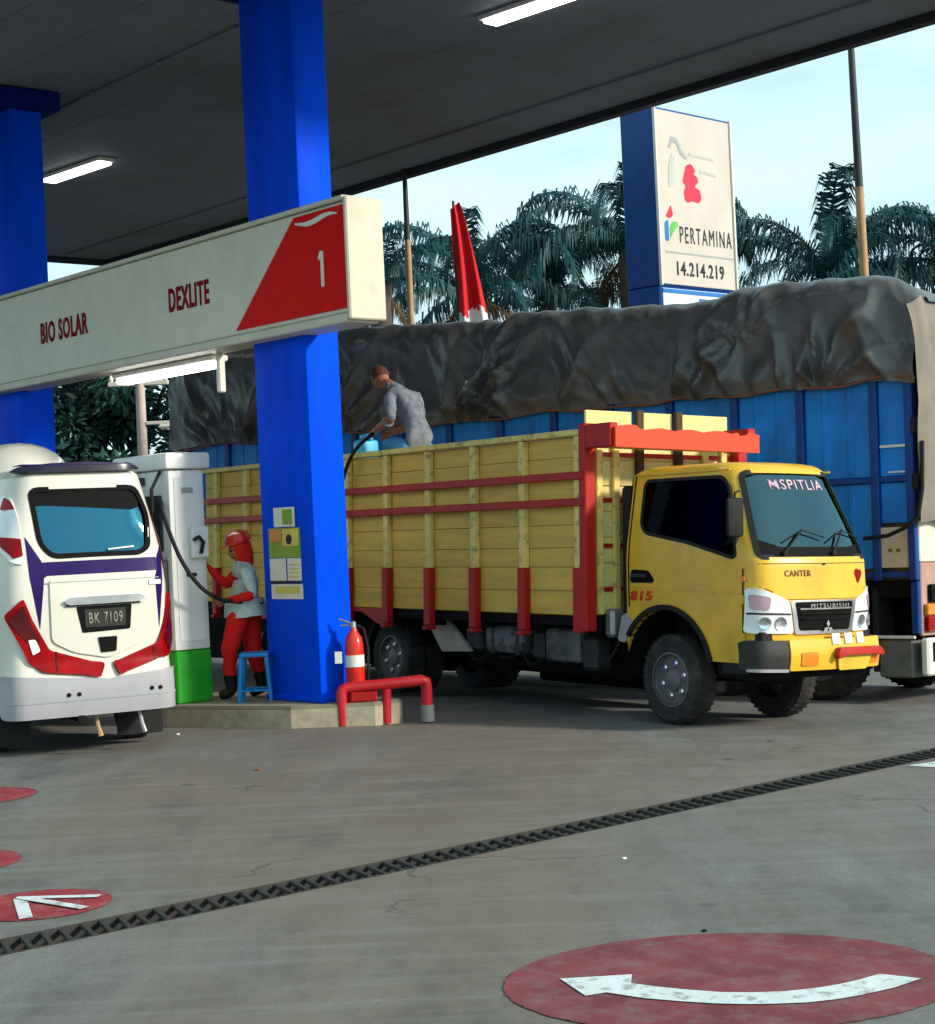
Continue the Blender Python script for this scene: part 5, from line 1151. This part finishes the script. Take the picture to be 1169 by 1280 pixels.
for i in range(41):
    q = i / 40; row = []; z = 6.24 - q * 1.78
    for j in range(25):
        w = j / 24; wd = .15 + .38 * q ** .8
        x = -.05 + q * .04 + wd * w * .9; y = -.05 + .07 * sin(w * 11 + q * 2.4) * (.4 + q) * .8; row.append(b.verts.new((x, y, z + .10 * w * (1 - q) - .07 * q * sin(w * 7))))
    g.append(row)
for i in range(40):
    for j in range(24):
        f = b.faces.new((g[i][j], g[i + 1][j], g[i + 1][j + 1], g[i][j + 1])); f.material_index = 1 if i > 32 + (j % 9) * .3 else 0
finish('cloth', b, [M_flagred, M_flagwhite], fl, smooth=70)
z0 = gh(-5.55, 30); up_ = thing('utility_pole', 'pale utility pole with crossarm among the trees behind the pump', 'pole', (-5.6, 30, z0))
b = nbm(); tube(b, [(0, 0, 0), (0, 0, 5.4)], [.10, .08], 10); finish('shaft', b, mat('pole_pale', (.55, .45, .42), .7, dirt=(.3, .15, .12), damt=.6), up_, smooth=50)
b = nbm(); bx(b, -.55, .5, -.05, .05, 4.55, 4.63, .01); finish('crossarm', b, M_white, up_)
for x in (-.5, -.25, .25, .45):
    b = nbm(); lathe(b, [(.001, 4.632), (.03, 4.632), (.045, 4.68), (.02, 4.74), (.001, 4.76)], (x, 0, 0), 'z', 8); finish('insulator', b, M_white, up_, smooth=50)
b = nbm(); bx(b, .08, .5, -.06, .02, 3.86, 3.92, .01, Matrix.Translation((0, 0, 0)) @ Matrix.Rotation(R(0), 4, 'Y')); finish('lamp_arm', b, M_white, up_)
b = nbm(); bx(b, .3, .62, -.1, .06, 3.78, 3.86, .03); finish('street_lamp_head', b, M_white, up_)

# ------------------------------------------------------------------ palms
def frond_mesh(nm, el, ln, droop, n=58, wid=.80, m=None):
    b = nbm(); pts = []; p = Vector((0, 0, 0)); a_ = el
    for i in range(n + 1):
        pts.append((p.copy(), a_)); st_ = ln / n; p = p + Vector((cos(a_), 0, sin(a_))) * st_; a_ -= droop / n * (.35 + 1.5 * i / n)
    tube(b, [q[0] for q in pts[::3]] , [max(.008, .045 * (1 - i / (n / 3 + 1))) for i in range(len(pts[::3]))], 5)
    for i in range(3, n + 1):
        q = i / n; L_ = wid * (sin(pi * min(1, q * .92 + .06)) ** .6) * (1 if i % 2 else .92)
        c, a_ = pts[i]; d = Vector((cos(a_), 0, sin(a_))); nn = Vector((-sin(a_), 0, cos(a_)))
        for s in (-1, 1):
            for rep in range(2):
                o_ = c - d * (ln / n * .5 * rep); jit = random.uniform(-.25, .25)
                t_ = (Vector((0, s, 0)) * .62 + d * (.42 + jit * .4) + nn * (.30 + jit if rep else .0 + jit) + Vector((0, 0, -.25))).normalized()
                lf = L_ * random.uniform(.7, 1.15); mid = o_ + t_ * lf * .5; tip = o_ + t_ * lf * .72 + Vector((0, 0, -.55 * lf)); wv = d * .028 + nn * .008
                v = [b.verts.new(o_ + wv * .6), b.verts.new(o_ - wv * .6), b.verts.new(mid - wv), b.verts.new(mid + wv), b.verts.new(tip)]
                b.faces.new((v[0], v[1], v[2], v[3])); b.faces.new((v[3], v[2], v[4]))
    o = finish(nm, b, m or M_frond); me = o.data; bpy.data.objects.remove(o); return me
FDEAD = frond_mesh('frond', R(-30), 3.0, R(50), m=mat('dead_frond', (.13, .085, .045), .8, var=.3))
FR = [[frond_mesh('frond', R(e), l_, R(d), m=mm) for (e, l_, d) in ((72, 4.3, 120), (58, 4.8, 150), (42, 4.8, 150), (20, 4.4, 125), (-12, 3.8, 70), (66, 4.4, 175))] for mm in (M_frond, M_frond_haze)]
tr_b = nbm(); tube(tr_b, [(0, 0, 0), (.05, 0, .35), (.03, .02, .7), (0, 0, 1)], [.30, .24, .23, .26], 12); _o = finish('trunk', tr_b, M_trunk, smooth=60); TRK = _o.data; bpy.data.objects.remove(_o)
def palm(x, y, zc, sc_, nf, pale, label, seed, tilt=0):  # pale picks the fronds with haze in their colour
    rnd = random.Random(seed); z0 = gh(x, y); o = thing('palm_tree', label, 'palm tree', (x, y, z0), 'palms behind the forecourt')
    t_ = bpy.data.objects.new('trunk', TRK); COL.objects.link(t_); t_.parent = o; t_.scale = (1, 1, zc - z0)
    for k in range(nf):
        lv = k / nf; vi = [0, 1, 5, 2, 3, 4][min(5, int(lv * 6))]
        f = bpy.data.objects.new('frond', FR[pale][vi]); COL.objects.link(f); f.parent = o; f.location = (0, 0, zc - z0 - .05)
        if k >= nf - 2: f.data = FDEAD
        f.rotation_euler = (rnd.uniform(-.22, .22), rnd.uniform(-.24, .24) + tilt, k * 2.39996 + rnd.uniform(-.25, .25)); s_ = sc_ * rnd.uniform(.82, 1.12); f.scale = (s_, s_, s_)
PALMS = [(-1.7, 38, 7.0, .5, 15, 0, 'small dark palm just right of the sign beam behind the first bare pole'),
         (.35, 42, 7.3, .9, 15, 0, 'dark feathery palm behind the hanging red and white flag'),
         (2.3, 45, 7.3, 1.05, 15, 0, 'dark teal palm with an arching frond between flag and totem'),
         (4.3, 43, 8.3, 1.0, 16, 0, 'palm with a tall upright frond against the dark blue side of the totem'),
         (3.3, 51, 5.6, 1.05, 18, 1, 'low haze-tinted palm in the gap left of the totem sign'),
         (.9, 51, 5.0, 1.0, 18, 1, 'low palm in the second row behind the flag'),
         (7.6, 40, 5.4, .8, 16, 0, 'palm half hidden behind the right edge of the totem sign'),
         (9.1, 42, 7.2, 1.0, 16, 0, 'big dark palm behind the tall bare pole'),
         (12.2, 41, 7.2, 1.0, 16, 0, 'dark palm at the far right edge beyond the tarpaulin'),
         (10.3, 51, 5.2, 1.05, 18, 1, 'haze-tinted low palm behind the big dark palm'),
         (7.4, 51, 4.8, 1.0, 17, 1, 'haze-tinted low palm in the second row behind the totem sign')]
for i, (x, y, zc, sc_, nf, pale, lb) in enumerate(PALMS): palm(x, y, zc, sc_, nf, pale, lb, i + 3)

# ------------------------------------------------------------------ broadleaf trees behind the pump
def tree(x, y, h, r, n, label, m, seed, blossoms=0, cz=.55):
    rnd = random.Random(seed); z0 = gh(x, y); o = thing('tree', label, 'tree', (x, y, z0), 'broadleaf trees behind the pump')
    b = nbm(); tube(b, [(0, 0, 0), (.08, .02, h * .22), (-.05, 0, h * .45), (.05, 0, h * .7)], [.20, .15, .12, .06], 9)
    for k in range(6):
        a_ = k * 1.05; tube(b, [(0, 0, h * (.28 + .06 * k)), (cos(a_) * r * .4, sin(a_) * r * .4, h * (.42 + .06 * k)), (cos(a_) * r * .75, sin(a_) * r * .75, h * (.5 + .06 * k))], [.08, .05, .02], 6)
    finish('trunk', b, M_trunk, o, smooth=60)
    cl = []
    for k in range(26): 
        a_ = rnd.uniform(0, 2 * pi); q = sqrt(rnd.random()); zz = rnd.uniform(-1, 1); w = sqrt(1 - zz * zz * .8)
        cl.append((Vector((cos(a_) * q * r * w, sin(a_) * q * r * w, h * cz + zz * h * .40)), rnd.uniform(.28, .55) * r * .6))
    b = nbm()
    for k in range(n):
        c, rr = cl[k % len(cl)]; d = Vector((rnd.gauss(0, 1), rnd.gauss(0, 1), rnd.gauss(0, 1))).normalized(); p = c + d * rr * (rnd.random() ** .4)
        s = rnd.uniform(.07, .15); t1 = (d + Vector((rnd.uniform(-.8, .8), rnd.uniform(-.8, .8), rnd.uniform(-.9, .3)))).normalized(); t2 = t1.cross(Vector((rnd.uniform(-1, 1), rnd.uniform(-1, 1), rnd.uniform(-1, 1)))).normalized()
        v = [b.verts.new(p), b.verts.new(p + t1 * s + t2 * s * .45), b.verts.new(p + t1 * s * 2.1), b.verts.new(p + t1 * s - t2 * s * .45)]; b.faces.new(v)
    cr_ = finish('crown', b, m, o); cr_['kind'] = 'stuff'
    for k in range(blossoms):
        c, rr = cl[(k * 5) % len(cl)]; b = nbm(); p = c + Vector((rnd.uniform(-.2, .2), -rr * .9, 0))
        for q in range(16):
            e = p + Vector((rnd.gauss(0, .09), rnd.gauss(0, .09), rnd.gauss(0, .09))); d = Vector((rnd.gauss(0, 1), rnd.gauss(0, 1), rnd.gauss(0, 1))).normalized() * .07; f = d.cross(Vector((0, 1, .3))).normalized() * .06
            b.faces.new([b.verts.new(e - d), b.verts.new(e + f), b.verts.new(e + d), b.verts.new(e - f)])
        finish('blossom', b, M_blossom, o)
for i, (x, y, h, r, m, bl, lb, cz) in enumerate([(-8.2, 33, 7.0, 2.4, M_leaf2, 0, 'dense dark tree behind the farther blue column', .55), (-6.3, 34, 6.4, 2.2, M_leaf, 5, 'leafy green tree with white blossom behind the utility pole', .55),
        (-4.3, 33, 6.0, 2.0, M_leaf2, 3, 'dark tree with a few white blossoms between utility pole and big blue column', .55), (-2.6, 36, 6.0, 2.2, M_leaf2, 0, 'dark tree standing behind the big blue column', .5), (-11.5, 36, 7.5, 2.8, M_leaf, 0, 'wide green tree behind the minibus roof', .55)]):
    tree(x, y, h, r, 9000, lb, m, i + 40, bl, cz)
# bushes that close the view under the palms
rnd = random.Random(5); b = nbm()
for k in range(26000):
    x = rnd.uniform(-14, 24); y = rnd.uniform(53, 58); hmax = 4.2 + 1.2 * noise.noise(Vector((x * .35, 0, 2))) + .8 * noise.noise(Vector((x * 1.3, 0, 6))); z = rnd.uniform(-.4, hmax)
    p = Vector((x, y, z)); s = rnd.uniform(.10, .24); t1 = Vector((rnd.gauss(0, 1), rnd.gauss(0, 1), rnd.gauss(-.2, .8))).normalized(); t2 = t1.cross(Vector((rnd.gauss(0, 1), rnd.gauss(0, 1), rnd.gauss(0, 1)))).normalized()
    b.faces.new([b.verts.new(p), b.verts.new(p + t1 * s + t2 * s * .45), b.verts.new(p + t1 * s * 2.1), b.verts.new(p + t1 * s - t2 * s * .45)])
tag(finish('undergrowth', b, M_leaf), 'mass of green undergrowth beneath and behind the palms', kind='stuff')

# ------------------------------------------------------------------ drain with its grating
DR = frame(D0, E1, E2, Z)
dr = thing('drain', 'long dark drain channel with grating bars crossing the concrete forecourt', 'drain', DR)
b = nbm(); bx(b, -12, 20, -DW - .03, -DW - .0005, -.34, -.004); bx(b, -12, 20, .0005, .03, -.34, -.004); bx(b, -12, 20, -DW - .03, .03, -.38, -.341); finish('channel', b, mat('channel_dark', (.006, .006, .006), .95, spec=.02), dr)
for (y0, y1) in ((-DW + .001, -DW + .010), (-.010, -.001)):
    b = nbm(); bx(b, -12, 20, y0, y1, -.06, .003); finish('frame_rail', b, mat('grate_iron', (.05, .048, .044), .8, spec=.05, dirt=(.02, .018, .015), damt=.6, dscale=12), dr)
b = nbm(); bx(b, -.012, .012, -DW + .012, -.012, -.018, .0, .003); pb = finish('grating_bar', b, MATS['grate_iron'], dr); pm = pb.data; bpy.data.objects.remove(pb)
for k in range(150):
    x = -2.2 + k * .092; 
    g_ = bpy.data.objects.new('grating_bar', pm); COL.objects.link(g_); g_.parent = dr; g_.location = (x + random.uniform(-.006, .006), 0, random.uniform(-.004, .001)); g_.rotation_euler = (0, 0, random.uniform(-.05, .05) - .28)

# ------------------------------------------------------------------ painted markings
def marking(nm, poly, m, z=.004, parent=None, label=None):
    z += .004 if parent else 0
    c = sum((Vector((p[0], p[1], 0)) for p in poly), Vector()) / len(poly) if not parent else Vector()
    b = nbm(); b.faces.new([b.verts.new((p[0] - c.x, p[1] - c.y, z)) for p in poly]); bmesh.ops.triangulate(b, faces=b.faces)
    o = finish(nm, b, m, parent)
    if not parent: o.location = c; tag(o, label, kind='structure')
    return o, c
def ell(cx, cy, a_, b_, n=260, rag=.014, seed=1):
    r = []
    for k in range(n):
        t_ = 2 * pi * k / n; e = 1 + rag * (noise.noise(Vector((cos(t_) * 5, sin(t_) * 5, seed))) + .8 * noise.noise(Vector((cos(t_) * 28, sin(t_) * 28, seed))))
        r.append((cx + cos(t_) * a_ * e, cy + sin(t_) * b_ * e))
    return r
def disc(nm, poly, arrow, m, label, seed=0):
    o, c = marking(nm, poly, m, .004, None, label)
    for a_ in arrow: marking('arrow', [(p[0] - c.x, p[1] - c.y) for p in a_], M_markwhite, .004, o)
    return o
arr_o = [(.254, 6.203), (.325, 5.985), (.41, 6.035)]
lo_ = [(.41, 5.99), (.52, 5.905), (.64, 5.845), (.75, 5.80), (.847, 5.775), (.95, 5.762), (1.058, 5.76), (1.16, 5.782), (1.26, 5.823), (1.38, 5.89), (1.497, 5.986)]
hi_ = [(1.373, 6.071), (1.29, 6.01), (1.209, 5.963), (1.11, 5.925), (1.005, 5.906), (.90, 5.91), (.79, 5.933), (.68, 5.985), (.581, 6.04), (.50, 6.10)]
bm = nbm()
o_, c_ = marking('painted_disc', ell(.85, 6.13, .80, .65, seed=2), M_markred, .004, None, 'big worn red disc painted on the concrete with a curved white arrow')
marking('arrow', [(p[0] - c_.x, p[1] - c_.y) for p in [(.254, 6.203), (.33, 5.965), (.405, 5.995)] + lo_[1:] + hi_ + [(.515, 6.215)]], M_markwhite, .004, o_)
def bar(p, q, w):
    p, q = Vector(p), Vector(q); n = (q - p).normalized(); n = Vector((-n.y, n.x)) * w / 2; return [tuple(p + n), tuple(p - n), tuple(q - n), tuple(q + n)]
o_, c_ = marking('painted_disc', ell(-2.05, 7.92, .33, .33, seed=5), M_markbright, .004, None, 'small red disc with a white arrow just behind the drain')
for p, q, w, zz in (((-2.17, 8.05), (-2.03, 7.62), .06, .004), ((-2.19, 8.06), (-1.79, 8.02), .055, .006), ((-2.17, 8.06), (-1.80, 7.76), .055, .008)): marking('arrow_stroke', [(x - c_.x, y - c_.y) for x, y in bar(p, q, w)], M_markwhite, zz, o_)
marking('painted_disc', ell(-2.75, 9.06, .31, .36, seed=7), M_markbright, .004, None, 'red disc cut by the left picture edge, nearer the drain than the minibus')
marking('painted_disc', ell(-3.33, 11.45, .38, .38, seed=9), M_markbright, .004, None, 'red disc on the concrete just behind the minibus tail')
marking('painted_arrow', [(2.70, 10.90), (3.3, 11.25), (3.25, 10.95), (2.95, 10.70)], M_markwhite, .004, None, 'white painted arrow tip by the drain at the right edge')
# small litter on the concrete
for (x, y, s, m, nm, lb) in ((-1.55, 12.1, .035, M_rope, 'fallen_leaf', 'brown fallen leaf on the concrete in front of the pump island'), (-2.52, 14.5, .03, M_flagwhite, 'paper_scrap', 'crumpled white paper scrap by the pump island kerb'), (.68, 8.35, .02, M_flagwhite, 'paper_scrap', 'tiny white scrap on the open concrete before the drain'), (.03, 8.75, .035, M_black, 'pebble', 'dark pebble beside the drain'), (.86, 6.83, .02, M_black, 'pebble', 'dark pebble at the back edge of the big red disc')):
    b = nbm(); bmesh.ops.create_icosphere(b, subdivisions=2, radius=1)
    for v in b.verts: v.co = v.co * (1 + .5 * noise.noise(v.co * 2.3 + Vector((x, y, 0))))
    bmesh.ops.transform(b, matrix=Matrix.Translation((0, 0, s * .22)) @ Matrix.Diagonal((s * .6, s * .5, s * .3, 1)), verts=b.verts); o = finish(nm, b, m, smooth=25); o.location = (x, y, 0); tag(o, lb, nm.replace('_', ' '))
